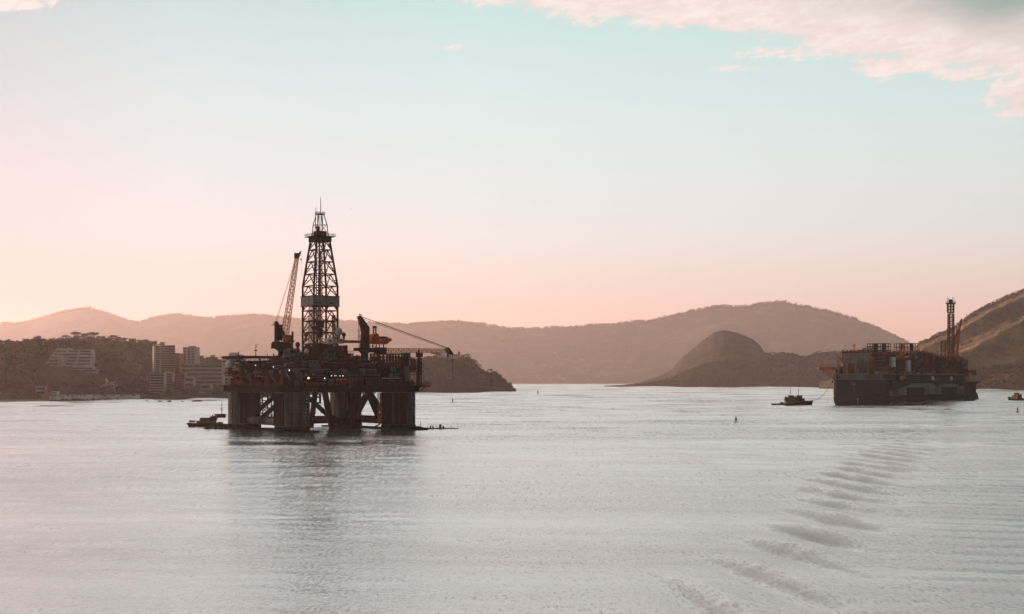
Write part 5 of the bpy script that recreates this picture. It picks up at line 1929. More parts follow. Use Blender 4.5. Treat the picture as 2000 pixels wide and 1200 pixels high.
# low workboats and floats at the rig's feet
def workboat(label, px0, px1, py, D, hgt, mt_, cabin, group=None):
    x0, x1 = (px0 - 1000) / F * D, (px1 - 1000) / F * D
    L = x1 - x0
    o = thing("work_boat", label, "boat", ((x0 + x1) / 2, D, 0), 0.0, group)
    rr = []
    for t in (-1.0, -0.85, -0.3, 0.4, 0.8, 1.0):
        w_ = 1.7 * (1 - max(0, abs(t) - 0.5) ** 1.5 * 1.6)
        rr.append([(t * L / 2, -w_ * 0.8, -0.5), (t * L / 2, -w_, hgt * (1 + 0.35 * t * t)), (t * L / 2, w_, hgt * (1 + 0.35 * t * t)), (t * L / 2, w_ * 0.8, -0.5)])
    MB().loft(rr).build("hull", M_TUGH, o)
    for (cx, cw, ch) in cabin:
        MB().box(cx * L - cw / 2, cx * L + cw / 2, -1.0, 1.0, hgt * 0.9, hgt + ch).build("cabin", mt_, o)
    m_ = MB()
    for k in range(6):
        u = -L * 0.42 + L * 0.84 * k / 5
        m_.bar((u, -1.5, hgt), (u, -1.5, hgt + 0.9), 0.1)
    m_.bar((-L * 0.42, -1.5, hgt + 0.9), (L * 0.42, -1.5, hgt + 0.9), 0.08)
    m_.build("railing", M_RUST, o)
    return o


workboat("low dark workboat moored in front of the tug at the left column's foot", 398, 446, 838, 676, 0.7, M_RUST, ((-0.38, 1.0, 1.2), (-0.28, 0.9, 1.4), (-0.02, 1.0, 0.9), (0.2, 2.0, 0.7)), "boats at the rig's feet")
workboat("low rust-brown workboat with a small cabin, right of the rig's right column", 832, 868, 841, 684, 0.55, M_RUST, ((-0.25, 0.5, 1.1), (-0.12, 0.5, 1.1), (0.28, 1.0, 1.7), (0.44, 0.7, 1.0)), "boats at the rig's feet")
D_ = 672.0
p0 = ray(812, 838, D_)
m = MB()
m.loft([[(x + p0.x, D_ + y, z) for (y, z) in ((-2.4, -0.4), (-2.4, h), (2.4, h), (2.4, -0.4))] for (x, h) in ((-3, 1.8), (2.0, 1.7), (3.2, 1.2), (5.5, 0.9), (5.8, 0.2))])
o = m.build("fender_raft", M_BLACK)
tag(o, "black floating fender raft tied against the rig's right column", "raft")
MB().tube((p0.x + 2.4, D_, 1.2), (p0.x + 2.2, D_, 4.2), 0.09).tube((p0.x + 2.4, D_, 3.0), (p0.x + 2.9, D_, 2.4), 0.07).build("marker_pole", M_RUST, o)
# floating hose loop trailing to the right
D_ = 690.0
c0 = ray(868, 836, D_)
pts = []
for k in range(33):
    t = k / 32
    ang = -2.6 + 5.2 * t
    pts.append((c0.x + 11 * (0.5 + 0.5 * math.cos(ang * 0.9)) - 4, D_ + 5.0 * math.sin(ang * 0.62), 0.12))
tag(MB().path(pts, 0.16, 6).build("floating_hose", M_SRED), "thin floating hose looped on the water right of the rig", "hose")

# buoys
def buoy(px, py, hgt, label, mt_):
    D = F * EYE / (py - HZ)
    o = thing("buoy", label, "buoy", ((px - 1000) / F * D, D, 0), 0.3, "navigation buoys on the bay")
    k = hgt
    m_ = MB()
    m_.tube((0, 0, -0.4 * k), (0, 0, 0.16 * k), 0.24 * k, 0.24 * k, 12)
    m_.tube((0, 0, 0.16 * k), (0, 0, 0.22 * k), 0.24 * k, 0.10 * k, 12)
    m_.build("float", mt_, o)
    m_ = MB()
    for i in range(3):
        t = 2 * math.pi * i / 3
        m_.bar((0.17 * k * math.cos(t), 0.17 * k * math.sin(t), 0.2 * k), (0.05 * k * math.cos(t), 0.05 * k * math.sin(t), 0.8 * k), 0.045 * k)
    m_.tube((0, 0, 0.4 * k), (0, 0, 0.75 * k), 0.09 * k, 0.09 * k, 8)
    m_.build("frame", mt_, o)
    MB().tube((0, 0, 0.78 * k), (0, 0, 1.0 * k), 0.06 * k, 0.04 * k, 8).build("topmark", mt_, o)


buoy(1437.5, 827.5, 4.2, "small dark buoy alone on open water, below the round hill", M_BLACK)
buoy(1050.5, 771.5, 8.0, "tiny dark buoy off the headland's tip", M_BLACK)
buoy(884, 788, 5.6, "tiny pale buoy on the water beneath the long crane boom", M_TUGW)
buoy(1987.5, 806.5, 4.4, "small pole buoy on the water below the lone edge tug", M_TUGR)
# ------------------------------------------------------------------ buildings along the left shore
HA, HB, HD = "wooded_hill", "wooded_hill.001", "headland"
M_CONC = mat_paint("pale_concrete", (0.58, 0.52, 0.46), 0.8, 0.0, (0.20, 0.15, 0.12), 0.5, 0.08)
M_PLAST = mat_paint("cream_plaster", (0.50, 0.39, 0.30), 0.8, 0.0, (0.16, 0.11, 0.085), 0.5, 0.08)
M_BRICK = mat_paint("warm_render", (0.42, 0.24, 0.145), 0.8, 0.0, (0.14, 0.08, 0.05), 0.5, 0.08)
M_DARKW = mat_paint("shaded_window", (0.035, 0.030, 0.027), 0.25, 0.0, (0.06, 0.045, 0.035), 0.4, 0.3, streak=False, spec=0.3)
M_ROOFT = mat_paint("tiled_roof", (0.20, 0.085, 0.05), 0.85, 0.0, (0.09, 0.045, 0.03), 0.5, 0.2)
M_ROOFD = mat_paint("dark_roof", (0.07, 0.062, 0.056), 0.85, 0.0, (0.12, 0.09, 0.07), 0.4, 0.1)
M_SUNNY = mat_paint("sunlit_orange_wall", (0.66, 0.30, 0.12), 0.8, 0.0, (0.40, 0.18, 0.08), 0.4, 0.08)  # low sun's orange put into the wall colour
M_WALLW = mat_paint("whitewashed_wall", (0.74, 0.69, 0.63), 0.85, 0.0, (0.24, 0.17, 0.13), 0.6, 0.10)

SITES = []


def site(name, px, py):
    """where the ground of a terrain shows at photograph pixel (px, py)"""
    best = None
    for k in range(121):
        t = k / 120
        g = ground_at(name, px, t)
        yy_ = HZ - (g.z - EYE) / g.y * F
        if best is None or abs(yy_ - py) < best[0]:
            best = (abs(yy_ - py), t, g)
    return best[2]


def building(label, px0, px1, ytop, ybase, terr, cat="building", yaw=0.0, depth=14.0, floors=6, mat=None, style="ribbon", roofbox=None, D=None, name="apartment_block", bays=3, group=None, roof_mat=None):
    mat = mat or M_CONC
    pc = (px0 + px1) / 2
    g = site(terr, min(max(pc, -1200), 750), ybase) if D is None else Vector((0, D, 0))
    D = g.y if D is None else D
    sc = D / F
    zt = EYE + (HZ - ytop) * sc
    zb = EYE + (HZ - ybase) * sc
    W_ = (px1 - px0) * sc
    ya = R(yaw)
    w = max(3.0, (W_ - depth * abs(math.sin(ya))) / max(0.2, math.cos(ya)))
    o = thing(name, label, cat, ((pc - 1000) * sc, D + depth * 0.5, zb), ya, group)
    H = zt - zb
    SITES.append((px0, px1, ytop, ybase, D))
    x0, x1, y0, y1 = -w / 2, w / 2, -depth / 2, depth / 2
    MB().box(x0, x1, y0, y1, -9, H).build("wall", mat, o)
    fh = H / floors
    for j in range(floors):
        za, zb_ = j * fh + fh * 0.30, j * fh + fh * 0.82
        if style == "ribbon":
            MB().box(x0 + 0.7, x1 - 0.7, y0 - 0.06, y0 - 0.01, za, zb_).build("window", M_DARKW, o)
            if depth > 6:
                sx = x0 if ya <= 0 else x1
                MB().box(sx - 0.06, sx + 0.06, y0 + 1, y1 - 1, za, zb_).build("window", M_DARKW, o)
        elif style == "balcony":
            MB().box(x0 + 0.5, x1 - 0.5, y0 - 0.06, y0 - 0.01, za, zb_).build("window", M_DARKW, o)
            b_ = MB().box(x0 + 0.2, x1 - 0.2, y0 - 1.7, y0 - 0.08, j * fh, j * fh + 0.25)
            b_.box(x0 + 0.2, x1 - 0.2, y0 - 1.7, y0 - 1.55, j * fh + 0.25, j * fh + fh * 0.34)
            b_.build("balcony", mat, o)
        else:
            for k in range(bays):
                xx = x0 + w * (k + 0.5) / bays
                MB().box(xx - w / bays * 0.24, xx + w / bays * 0.24, y0 - 0.06, y0 - 0.01, za, zb_).build("window", M_DARKW, o)
                if abs(yaw) > 5 and k < 2:
                    sx = x0 if ya <= 0 else x1
                    yy_ = y0 + depth * (k + 0.5) / 2
                    MB().box(sx - 0.06, sx + 0.06, yy_ - depth * 0.13, yy_ + depth * 0.13, za, zb_).build("window", M_DARKW, o)
    MB().box(x0 - 0.3, x1 + 0.3, y0 - 0.3, y1 + 0.3, H, H + 0.7).build("roof", roof_mat or mat, o)
    for (f0, f1, h) in (roofbox or ()):
        MB().box(x0 + w * f0, x0 + w * f1, y0 + depth * 0.25, y1 - depth * 0.2, H + 0.7, H + 0.7 + h).build("roof_house", mat, o)
    return o


# the big terraced building on the slope: stepped storeys, narrower at the top
g = site(HA, 128, 717)
D0 = g.y
sc = D0 / F
hz_ = lambda y: EYE + (HZ - y) * sc
tb_ = thing("terraced_building", "long terraced building with stacked pale balconies, half way up the wooded slope", "building", ((128 - 1000) * sc, D0, hz_(718)), 0)
SITES.append((82, 196, 680, 740, D0 + 20))
ox = (128 - 1000) * sc
rows = [(682.5, 97, 168, 22), (688.5, 94, 170, 19), (695, 91, 172, 15), (701.5, 89, 173, 11), (708, 87, 174, 7), (714, 85, 175, 3)]
for i, (y, xa, xb, dy) in enumerate(rows):
    a, b = (xa - 1000) * sc - ox, (xb - 1000) * sc - ox
    zt, zb = hz_(y) - hz_(718), hz_(y + 6.6) - hz_(718)
    st = MB().box(a, b, dy, dy + 16, zb - 1.5, zt).build("storey", M_CONC, tb_)
    n_ = 3
    for k in range(n_):
        u0, u1 = a + (b - a) * k / n_ + 0.8, a + (b - a) * (k + 1) / n_ - 0.8
        if k == 1 and i > 1:
            u0 += 4.5
        MB().box(u0, u1, dy - 0.08, dy - 0.01, zb + 0.5, zb + (zt - zb) * 0.72).build("window", M_DARKW, st)
    bl = MB().box(a - 1.2, b + 1.2, dy - 2.6, dy - 0.1, zb - 0.1, zb + 0.3)
    bl.box(a - 1.2, b + 1.2, dy - 2.6, dy - 2.45, zb + 0.3, zb + 1.1)
    bl.build("balcony", M_CONC, st)
MB().box((98 - 1000) * sc - ox, (126 - 1000) * sc - ox, 23, 36, hz_(682.5) - hz_(718), hz_(680) - hz_(718)).build("roof_house", M_CONC, tb_)
MB().box((112 - 1000) * sc - ox, (121 - 1000) * sc - ox, 0.5, 20, -6, hz_(693) - hz_(718)).build("stair_tower", M_PLAST, tb_)
rows2 = [(716.5, 142, 182, -2), (721.5, 142, 192, -8), (726.5, 146, 185, -9)]
for i, (y, xa, xb, dy) in enumerate(rows2):
    a, b = (xa - 1000) * sc - ox, (xb - 1000) * sc - ox
    zt, zb = hz_(y) - hz_(718), hz_(y + (5.0 if i < 2 else 7.5)) - hz_(718)
    st = MB().box(a, b, dy, dy + 20, zb - 2.0, zt).build("storey", M_CONC if i != 2 else M_PLAST, tb_)
    MB().box(a + 1, b - 1, dy - 0.08, dy - 0.01, zb + 0.4, zb + (zt - zb) * 0.6).build("window", M_DARKW, st)
    if i < 2:
        MB().box(a - 1.5, b + 1.5, dy - 2.0, dy - 0.1, zt - 0.2, zt + 0.35).build("roof", M_CONC, st)

building("tall pale tower block with a blank side wall, leftmost of the towers", 294.5, 314, 676.5, 728, HB, floors=12, depth=12, yaw=24, style="grid", bays=1, mat=M_CONC)
building("pale tower block topped by a square lift house, beside the leftmost tower", 308, 341, 675.5, 726, HB, floors=11, depth=12, yaw=16, style="balcony", mat=M_PLAST, roofbox=((0.02, 0.34, 4.5),))
building("warm-toned mid-rise block with zigzag balconies, below the tower group", 322, 350, 691, 729, HB, floors=8, depth=11, yaw=8, style="balcony", mat=M_BRICK)
# its wing with the long wall turned to the sun
o = building("narrow orange sunlit block glowing among the towers", 342, 357, 692, 726, HB, floors=8, depth=9, yaw=0, style="grid", bays=2, mat=M_SUNNY, D=site(HB, 348, 729).y - 16)
o.rotation_euler = (0, 0, R(-58))
building("pale tower block with square dark windows, right of the tower group", 356, 387, 679, 722, HB, floors=8, depth=14, yaw=-18, style="grid", bays=3, mat=M_CONC, roofbox=((0.4, 0.8, 2.0),))
building("low house row with dark roof behind the towers", 386, 402, 701, 716, HB, floors=2, depth=9, style="grid", bays=4, mat=M_PLAST, roof_mat=M_ROOFT, name="house", cat="house")
building("pale house with a raised roof box, between the tower group and the rig", 402, 424, 698.5, 716, HB, floors=3, depth=10, style="grid", bays=4, mat=M_PLAST, roofbox=((0.35, 0.75, 3.2),), name="house", cat="house")
building("grey-roofed house row at the rig's left", 415, 438, 703, 718, HB, floors=2, depth=9, style="grid", bays=5, mat=M_BRICK, roof_mat=M_ROOFD, name="house", cat="house")
building("large pale stepped block rising just behind the rig's left end", 433.5, 474, 696.5, 752, HB, floors=8, depth=18, style="ribbon", mat=M_CONC, roofbox=((0.30, 0.74, 4.8), (0.62, 0.98, 2.2)))
building("long low block with wide window bands and a flat dark roof", 354, 434, 712.5, 751, HB, floors=5, depth=20, style="ribbon", mat=M_PLAST, roof_mat=M_ROOFD)
building("blank pale gable wall with two dark joints, in front of the long low block", 360, 378.5, 738, 757, HB, floors=2, depth=10, style="ribbon", mat=M_WALLW)
building("pale block with four blank bands, in front of the long low block's middle", 378.5, 405.5, 721, 745, HB, floors=4, depth=8, style="plain", bays=0, mat=M_WALLW)
building("small white shed among trees near the water", 393, 412, 750.5, 762, HB, floors=1, depth=8, style="ribbon", mat=M_WALLW, name="shed", cat="shed", roof_mat=M_ROOFD)
building("mid-rise block with seven rows of pale balconies, near the shore", 291, 320, 731, 768, HB, floors=7, depth=12, style="balcony", mat=M_CONC)
building("narrow balcony block beside the seven-row balcony block", 318.5, 337, 729.5, 764, HB, floors=7, depth=12, style="balcony", mat=M_PLAST, roofbox=((0.1, 0.5, 2.5),))
building("dark banded block set back behind the balcony blocks", 336, 361, 728, 752, HB, floors=5, depth=14, style="ribbon", mat=M_BRICK, roof_mat=M_ROOFD)
building("small cream house under the grey-roofed house row, close to the rig", 424, 435, 722, 730, HB, floors=1, depth=8, style="grid", bays=3, mat=M_WALLW, name="house", cat="house", roof_mat=M_ROOFT)
building("small red-roofed house just behind the long low block's left end", 387, 396, 696, 706, HB, floors=2, depth=8, style="grid", bays=2, mat=M_PLAST, name="house", cat="house", roof_mat=M_ROOFT)
building("low pale house near the water, left of the humped islet", 337, 352, 762, 770, HB, floors=1, depth=8, style="grid", bays=4, mat=M_PLAST, name="house", cat="house", roof_mat=M_ROOFD)
building("low warm house near the water under the rig's radome", 420, 438, 757, 767, HB, floors=1, depth=9, style="grid", bays=4, mat=M_BRICK, name="house", cat="house", roof_mat=M_ROOFT)
building("small pale house on the slope left of the seven-row balcony block", 273, 286, 735, 743, HB, floors=2, depth=8, style="grid", bays=3, mat=M_CONC, name="house", cat="house", roof_mat=M_ROOFT)
building("small dark square house on the ridge skyline", 251, 262.5, 662.5, 668.5, HB, floors=2, depth=9, style="grid", bays=2, mat=M_BRICK, name="house", cat="house", roof_mat=M_ROOFD)
building("small pale house on the far wooded slope", 239, 254, 686.5, 695.5, HB, floors=2, depth=8, style="grid", bays=3, mat=M_PLAST, name="house", cat="house", roof_mat=M_ROOFT)
building("long pale roofed house at the foot of the far slope", 243, 272, 713, 720, HB, floors=1, depth=9, style="grid", bays=6, mat=M_PLAST, name="house", cat="house", roof_mat=M_CONC)
building("pale flat-roofed hut at the shore, left of the seawall", 70, 88.5, 755.5, 772, HA, floors=2, depth=7, style="ribbon", mat=M_PLAST, name="hut", cat="hut", roof_mat=M_CONC)


# whitewashed sea wall with openings
D_ = 1672.0
sc = D_ / F
X_ = lambda x: (x - 1000) * sc
Z_ = lambda y: EYE + (HZ - y) * sc
sw = thing("sea_wall", "long whitewashed sea wall with a row of dark slots along its top", "wall", (X_(182), D_, 0), 0)
ox = X_(182)
MB().box(X_(96) - ox, X_(271) - ox, 0, 5, -2, Z_(771.5)).build("wall", M_WALLW, sw)
for (xa, xb) in ((97.5, 103), (106.5, 110.5), (114.5, 118.5), (130.5, 135), (139.5, 143.5), (147, 151), (155, 159), (163, 168), (181.5, 186), (200, 206), (217, 224.5), (235, 241), (257.5, 264)):
    MB().box(X_(xa) - ox, X_(xb) - ox, -0.08, -0.01, Z_(773.8), Z_(772.2)).build("slot_opening", M_DARKW, sw)
for (xa, xb) in ((94, 170), (206, 234)):
    MB().box(X_(xa) - ox + 1, X_(xb) - ox, 3, 4, Z_(771.5), Z_(771.0)).build("coping", M_CONC, sw)
MB().box(X_(191.5) - ox, X_(192.7) - ox, -0.4, 1, -1, Z_(768)).build("pier", M_CONC, sw)
m = MB()
m.loft([[(X_(x) - ox, -0.5 - k, z) for (x, z) in ((193, Z_(779)), (196, Z_(775.5)), (207, Z_(775)), (213, Z_(777)), (209, Z_(780)), (196, Z_(781)))] for k in (0.35, 0.0)])
m.build("render_patch", M_CONC, sw)
tw = thing("wall_tower", "small square dark tower at the sea wall's left end", "tower", (X_(91.5), D_ + 2, 0), 0)
MB().box(-2.6, 2.6, -2.5, 3, -2, Z_(765)).build("wall", M_BRICK, tw)
MB().box(-2.9, 2.9, -2.8, 3.3, Z_(765), Z_(764)).build("roof", M_ROOFD, tw)
MB().tube((0, 0, Z_(764)), (0, 0, Z_(761.5)), 0.3).build("finial", M_ROOFD, tw)
gh = thing("gate_house", "low pale gate house on the left stretch of the sea wall", "gate house", (X_(103), D_ + 9, 0), 0)
MB().box(X_(96.5) - X_(103), X_(109) - X_(103), -3, 5, -1, Z_(765)).build("wall", M_WALLW, gh)
for x in (98, 101.5, 105):
    MB().box(X_(x) - X_(103), X_(x + 1.8) - X_(103), -3.08, -3.01, Z_(769), Z_(766.3)).build("window", M_DARKW, gh)
SITES.append((60, 112, 755, 784, D_ + 30))
# rock apron under the wall
m = MB()
rk = random.Random(77)
pts0 = []
for k in range(60):
    x = 60 + k * 3.65
    pts0.append((X_(x), rk.uniform(0.5, 1.4) if x > 120 else rk.uniform(0.3, 0.7), rk.uniform(5.0, 9.0) if x > 120 else 3.5))
for (x0, h0, w0), (x1, h1, w1) in zip(pts0[:-1], pts0[1:]):
    m.add([(x0, D_ - w0, -0.6), (x1, D_ - w1, -0.6), (x1, D_ - w1 * 0.45, h1 * 1.4), (x0, D_ - w0 * 0.45, h0 * 1.4), (x1, D_ - 0.02, h1 * 2.2), (x0, D_ - 0.02, h0 * 2.2)], [(0, 1, 2, 3), (3, 2, 4, 5)])
ap = m.build("shore_rocks", M_ROCK)
tag(ap, kind='structure')

# pale branching walkway on the slope over the sea wall
g = site(HA, 212, 752)
D_ = min(g.y, 1745) - 6
sc = D_ / F
o = thing("hillside_walkway", "pale concrete walkway that forks on the wooded slope over the sea wall", "walkway", ((212 - 1000) * sc, D_, EYE + (HZ - 756) * sc), 0)
Wp = lambda x, y, d=0.0: Vector(((x - 212) * sc, d, (756 - y) * sc))
for pts, w_, nm in (([(195.5, 755.5), (199, 753), (203, 751.8), (207, 749.5), (209, 746.5), (211.5, 745)], 1.7, "ramp"), ([(211.5, 745), (208.5, 742.5), (206.8, 740)], 1.6, "ramp"), ([(202, 751.4), (208, 751.3), (217, 751.4)], 1.4, "ramp"), ([(216, 748), (221, 747), (225.5, 745.8)], 1.2, "ramp"), ([(218, 750.2), (223, 751), (227.5, 751.8)], 1.1, "ramp")):
    m = MB()
    for (a, b) in zip(pts[:-1], pts[1:]):
        p, q = Wp(*a), Wp(*b)
        m.add([(p.x, -1.5, p.z), (q.x, -1.5, q.z), (q.x, 1.5, q.z), (p.x, 1.5, p.z), (p.x, -1.5, p.z - w_), (q.x, -1.5, q.z - w_), (q.x, 1.5, q.z - w_), (p.x, 1.5, p.z - w_)], [(0, 1, 2, 3), (4, 7, 6, 5), (0, 4, 5, 1), (2, 6, 7, 3), (1, 5, 6, 2), (3, 7, 4, 0)])
    m.build("ramp", M_WALLW, o)
for x, y in ((199, 753), (209, 747), (216, 751.5), (222, 747), (223, 751)):
    p = Wp(x, y)
    MB().bar((p.x, 0, p.z - 7), (p.x, 0, p.z - 0.9), 0.5).build("support_post", M_CONC, o)
SITES.append((193, 231, 736, 760, D_ + 30))

# little fort on the headland top
g = site(HD, 882, 699)
D_ = 2905.0
sc = D_ / F
o = thing("hilltop_fort", "small pale fort-like building with a corner turret on the headland top", "building", ((881 - 1000) * sc, D_, EYE + (HZ - 700) * sc), 0)
Hx, Hz = (lambda x: (x - 881) * sc), (lambda y: (700 - y) * sc)
MB().box(Hx(870), Hx(894), 0, 12, -4, Hz(692.5)).build("wall", M_CONC, o)
MB().box(Hx(865), Hx(868.5), 1, 6, -4, Hz(688.5)).build("side_tower", M_CONC, o)
t_ = MB().box(Hx(894), Hx(898.5), -1, 5, -4, Hz(688.5)).build("corner_turret", M_PLAST, o)
MB().box(Hx(893.6), Hx(898.9), -1.4, 5.4, Hz(688.5), Hz(687.6)).build("roof", M_ROOFD, t_)
MB().tube((Hx(896), 2, Hz(687.6)), (Hx(896), 2, Hz(686.2)), 0.5).build("finial", M_ROOFD, t_)
for k in range(6):
    MB().box(Hx(872 + 3.6 * k), Hx(873.6 + 3.6 * k), -0.1, -0.02, Hz(697), Hz(694.5)).build("window", M_DARKW, o)
for k in range(8):
    MB().box(Hx(870 + 3.05 * k), Hx(871.6 + 3.05 * k), 0.0, 1.0, Hz(692.5), Hz(691.8)).build("battlement", M_CONC, o)
SITES.append((864, 900, 686, 700, 2930))

# ------------------------------------------------------------------ far town, shore strips, rocks
tr = random.Random(8)
HOUSE_MESH = None
spots = [(1083, 690, 4), (1120, 676.5, 3), (1135, 704, 6), (1141, 706, 4), (1104, 712, 4), (1077, 718, 3), (1098, 729, 4), (1117, 727, 5), (1150, 722, 5), (1158, 713, 3), (1177, 725, 3), (1061, 726, 3), (1050, 734, 4), (1036, 728, 3), (1092, 736, 3), (1101, 741, 6), (1148, 742, 7), (1163, 741, 6), (1170, 735, 3), (1187, 731, 3),
         (1120, 738, 3), (1075, 742, 4), (1134, 733, 4), (1055, 741, 3), (1125, 690, 3), (1087, 697, 2), (1012, 734, 3), (1195, 743, 4)]
for i, (x, y, wpx) in enumerate(spots):
    g = site("far_hills", x, y)
    k = max(9.0, wpx * g.y / F * 0.8)
    o = thing("far_house", "tiny pale house among the scattered dots on the hazy far slope, centre", "house", (g.x, g.y, g.z), tr.uniform(-0.6, 0.4), "far houses on the hazy slope")
    MB().box(-k / 2, k / 2, -5, 5, -6, 9.0).build("wall", M_WALLW, o)
    m = MB()
    m.add([(-k / 2 - 0.6, -5.6, 9.0), (k / 2 + 0.6, -5.6, 9.0), (k / 2 + 0.6, 5.6, 9.0), (-k / 2 - 0.6, 5.6, 9.0), (-k / 2 - 0.6, 0, 13.0), (k / 2 + 0.6, 0, 13.0)], [(0, 1, 5, 4), (2, 3, 4, 5), (0, 4, 3), (1, 2, 5), (0, 3, 2, 1)])
    m.build("roof", M_ROOFT, o)
# pale beach strips at the far shore and under the near hills
def strip(name, pts, mat, kind='structure'):
    m_ = MB()
    for (p, q) in zip(pts[:-1], pts[1:]):
        (x0, d0, w0, h0), (x1, d1, w1, h1) = p, q
        a_, b_ = ((x0 - 1000) / F), ((x1 - 1000) / F)
        m_.add([(a_ * d0, d0, -0.8), (b_ * d1, d1, -0.8), (b_ * (d1 + w1), d1 + w1, h1), (a_ * (d0 + w0), d0 + w0, h0)], [(0, 1, 2, 3)])
        m_.add([(a_ * (d0 + w0), d0 + w0, h0), (b_ * (d1 + w1), d1 + w1, h1), (b_ * (d1 + w1 + 40), d1 + w1 + 40, h1), (a_ * (d0 + w0 + 40), d0 + w0 + 40, h0)], [(0, 1, 2, 3)])
    o_ = m_.build(name, mat)
    tag(o_, kind=kind)
    return o_


strip("beach", [(960, 13260, 60, 8), (1040, 13270, 100, 11), (1120, 13220, 80, 9), (1200, 13140, 80, 9), (1260, 13060, 60, 8)], M_SAND)
strip("beach", [(-500, 1600, 14, 1.6), (-60, 1618, 14, 1.8), (20, 1628, 14, 1.8), (60, 1652, 12, 1.5), (96, 1664, 6, 1.0)], M_SAND)
strip("shore_bank", [(272, 1690, 6, 3.2), (300, 1740, 8, 4.2), (360, 1790, 8, 4.6), (420, 1842, 8, 4.8), (470, 1880, 8, 4.5), (520, 1990, 8, 3.5), (620, 2290, 8, 3)], M_EARTH)
strip("beach", [(1230, 5210, 20, 2.5), (1330, 5150, 26, 3.2), (1450, 5060, 26, 3.2), (1600, 4960, 26, 3), (1760, 4870, 24, 3)], M_ROCK)
strip("beach", [(1760, 3630, 14, 2.0), (1900, 3540, 16, 2.4), (2000, 3440, 16, 2.2), (2250, 3390, 14, 2)], M_ROCK)
strip("beach", [(800, 2690, 12, 1.6), (880, 2718, 12, 2.0), (950, 2770, 12, 2.0), (1008, 2945, 6, 1.2)], M_ROCK)


def rock(px, py, wpx, hpx, label):
    D = F * EYE / (py - HZ)
    sc_ = D / F
    w_, h_ = wpx * sc_ / 2, hpx * sc_
    r_ = random.Random(int(px))
    rg = []
    for z, k in ((-1.0, 1.1), (0.15 * h_, 1.0), (0.55 * h_, 0.72), (0.9 * h_, 0.38), (h_, 0.1)):
        rg.append([(w_ * k * math.cos(t) * r_.uniform(0.8, 1.12) + w_ * 0.15 * (z / h_), w_ * 0.5 * k * math.sin(t) * r_.uniform(0.8, 1.15), z * r_.uniform(0.85, 1.1)) for t in [2 * math.pi * i / 11 for i in range(11)]])
    o_ = MB().loft(rg).build("rock", M_ROCK)
    o_.location = ((px - 1000) * sc_, D, 0)
    tag(o_, label, "rock", "rocks off the shore")


rock(286.5, 785.0, 9, 2.6, "small dark rock just off the sea wall's right end")
rock(311, 786.0, 14, 3.0, "low wedge-shaped rock, second out from the sea wall's end")
rock(330.5, 785.5, 8.5, 3.2, "small steep rock between the low wedge and the flat reef rock")
rock(356, 785.2, 9, 1.6, "thin flat reef rock, awash in front of the shore bank")
rock(384, 786.5, 25, 5.4, "largest dark rock, a humped islet near the rig's left side")
rock(413, 785.8, 7, 1.6, "tiny flat rock right of the humped islet, larger of the last two")
rock(424.5, 785.6, 4.5, 1.5, "tiniest flat rock, last before the rig's left column")
rock(1028, 768.6, 10.5, 2.9, "lone flat rock off the headland's right tip")

# birds
for (px, py, D, s_, label) in ((983, 666.5, 900, 0.85, "small dark bird gliding in front of the far hills"), (685, 408.8, 1300, 1.5, "faint bird high in the pale sky right of the derrick top")):
    p = ray(px, py, D)
    rr = [[(t * s_, 0.16 * s_ * k * math.cos(a), 0.16 * s_ * k * math.sin(a)) for a in [2 * math.pi * i / 6 for i in range(6)]] for t, k in ((-0.7, 0.15), (-0.3, 0.8), (0.1, 1), (0.45, 0.6), (0.62, 0.55), (0.75, 0.1))]
    m = MB().loft(rr)
    for sgn in (-1, 1):
        m.loft([[(0.28 * s_, sgn * 0.05 * s_, 0.05 * s_), (-0.22 * s_, sgn * 0.05 * s_, 0.05 * s_), (-0.2 * s_, sgn * 0.05 * s_, 0.0)], [(0.2 * s_, sgn * 0.75 * s_, 0.30 * s_), (-0.12 * s_, sgn * 0.75 * s_, 0.30 * s_), (-0.1 * s_, sgn * 0.75 * s_, 0.27 * s_)], [(-0.06 * s_, sgn * 1.5 * s_, 0.16 * s_), (-0.12 * s_, sgn * 1.5 * s_, 0.16 * s_), (-0.1 * s_, sgn * 1.5 * s_, 0.15 * s_)]])
    o_ = m.build("bird", M_BLACK)
    o_.location = p
    o_.rotation_euler = (0.15, 0, 1.2)
    tag(o_, label, "bird")

# ------------------------------------------------------------------ trees
def mat_leaf(name, a, b_):
    m_, nd, b, o_ = mat_new(name)
    co = nd.new('ShaderNodeTexCoord').outputs['Object']
    oi = nd.new('ShaderNodeObjectInfo').outputs['Random']
    n_ = nd.noise(co, 0.35, 4.0, 0.6)
    f = nd.sstep(nd.m('ADD', n_, nd.m('MULTIPLY_ADD', oi, 0.24, -0.12)), 0.35, 0.68)
    nd.l.new(nd.mix(f, (*a, 1), (*b_, 1)), b.inputs['Base Color'])
    b.inputs['Roughness'].default_value = 0.8
    b.inputs['Specular IOR Level'].default_value = 0.15
    return m_


M_LEAF = mat_leaf("leaves_dark", (0.042, 0.042, 0.018), (0.115, 0.090, 0.040))
M_LEAFO = mat_leaf("leaves_rusty", (0.10, 0.062, 0.024), (0.20, 0.105, 0.040))
M_BARK = mat_paint("bark", (0.055, 0.040, 0.030), 0.9, 0.0, (0.03, 0.022, 0.016), 0.5, 0.8)
lr = np.random.default_rng(31)


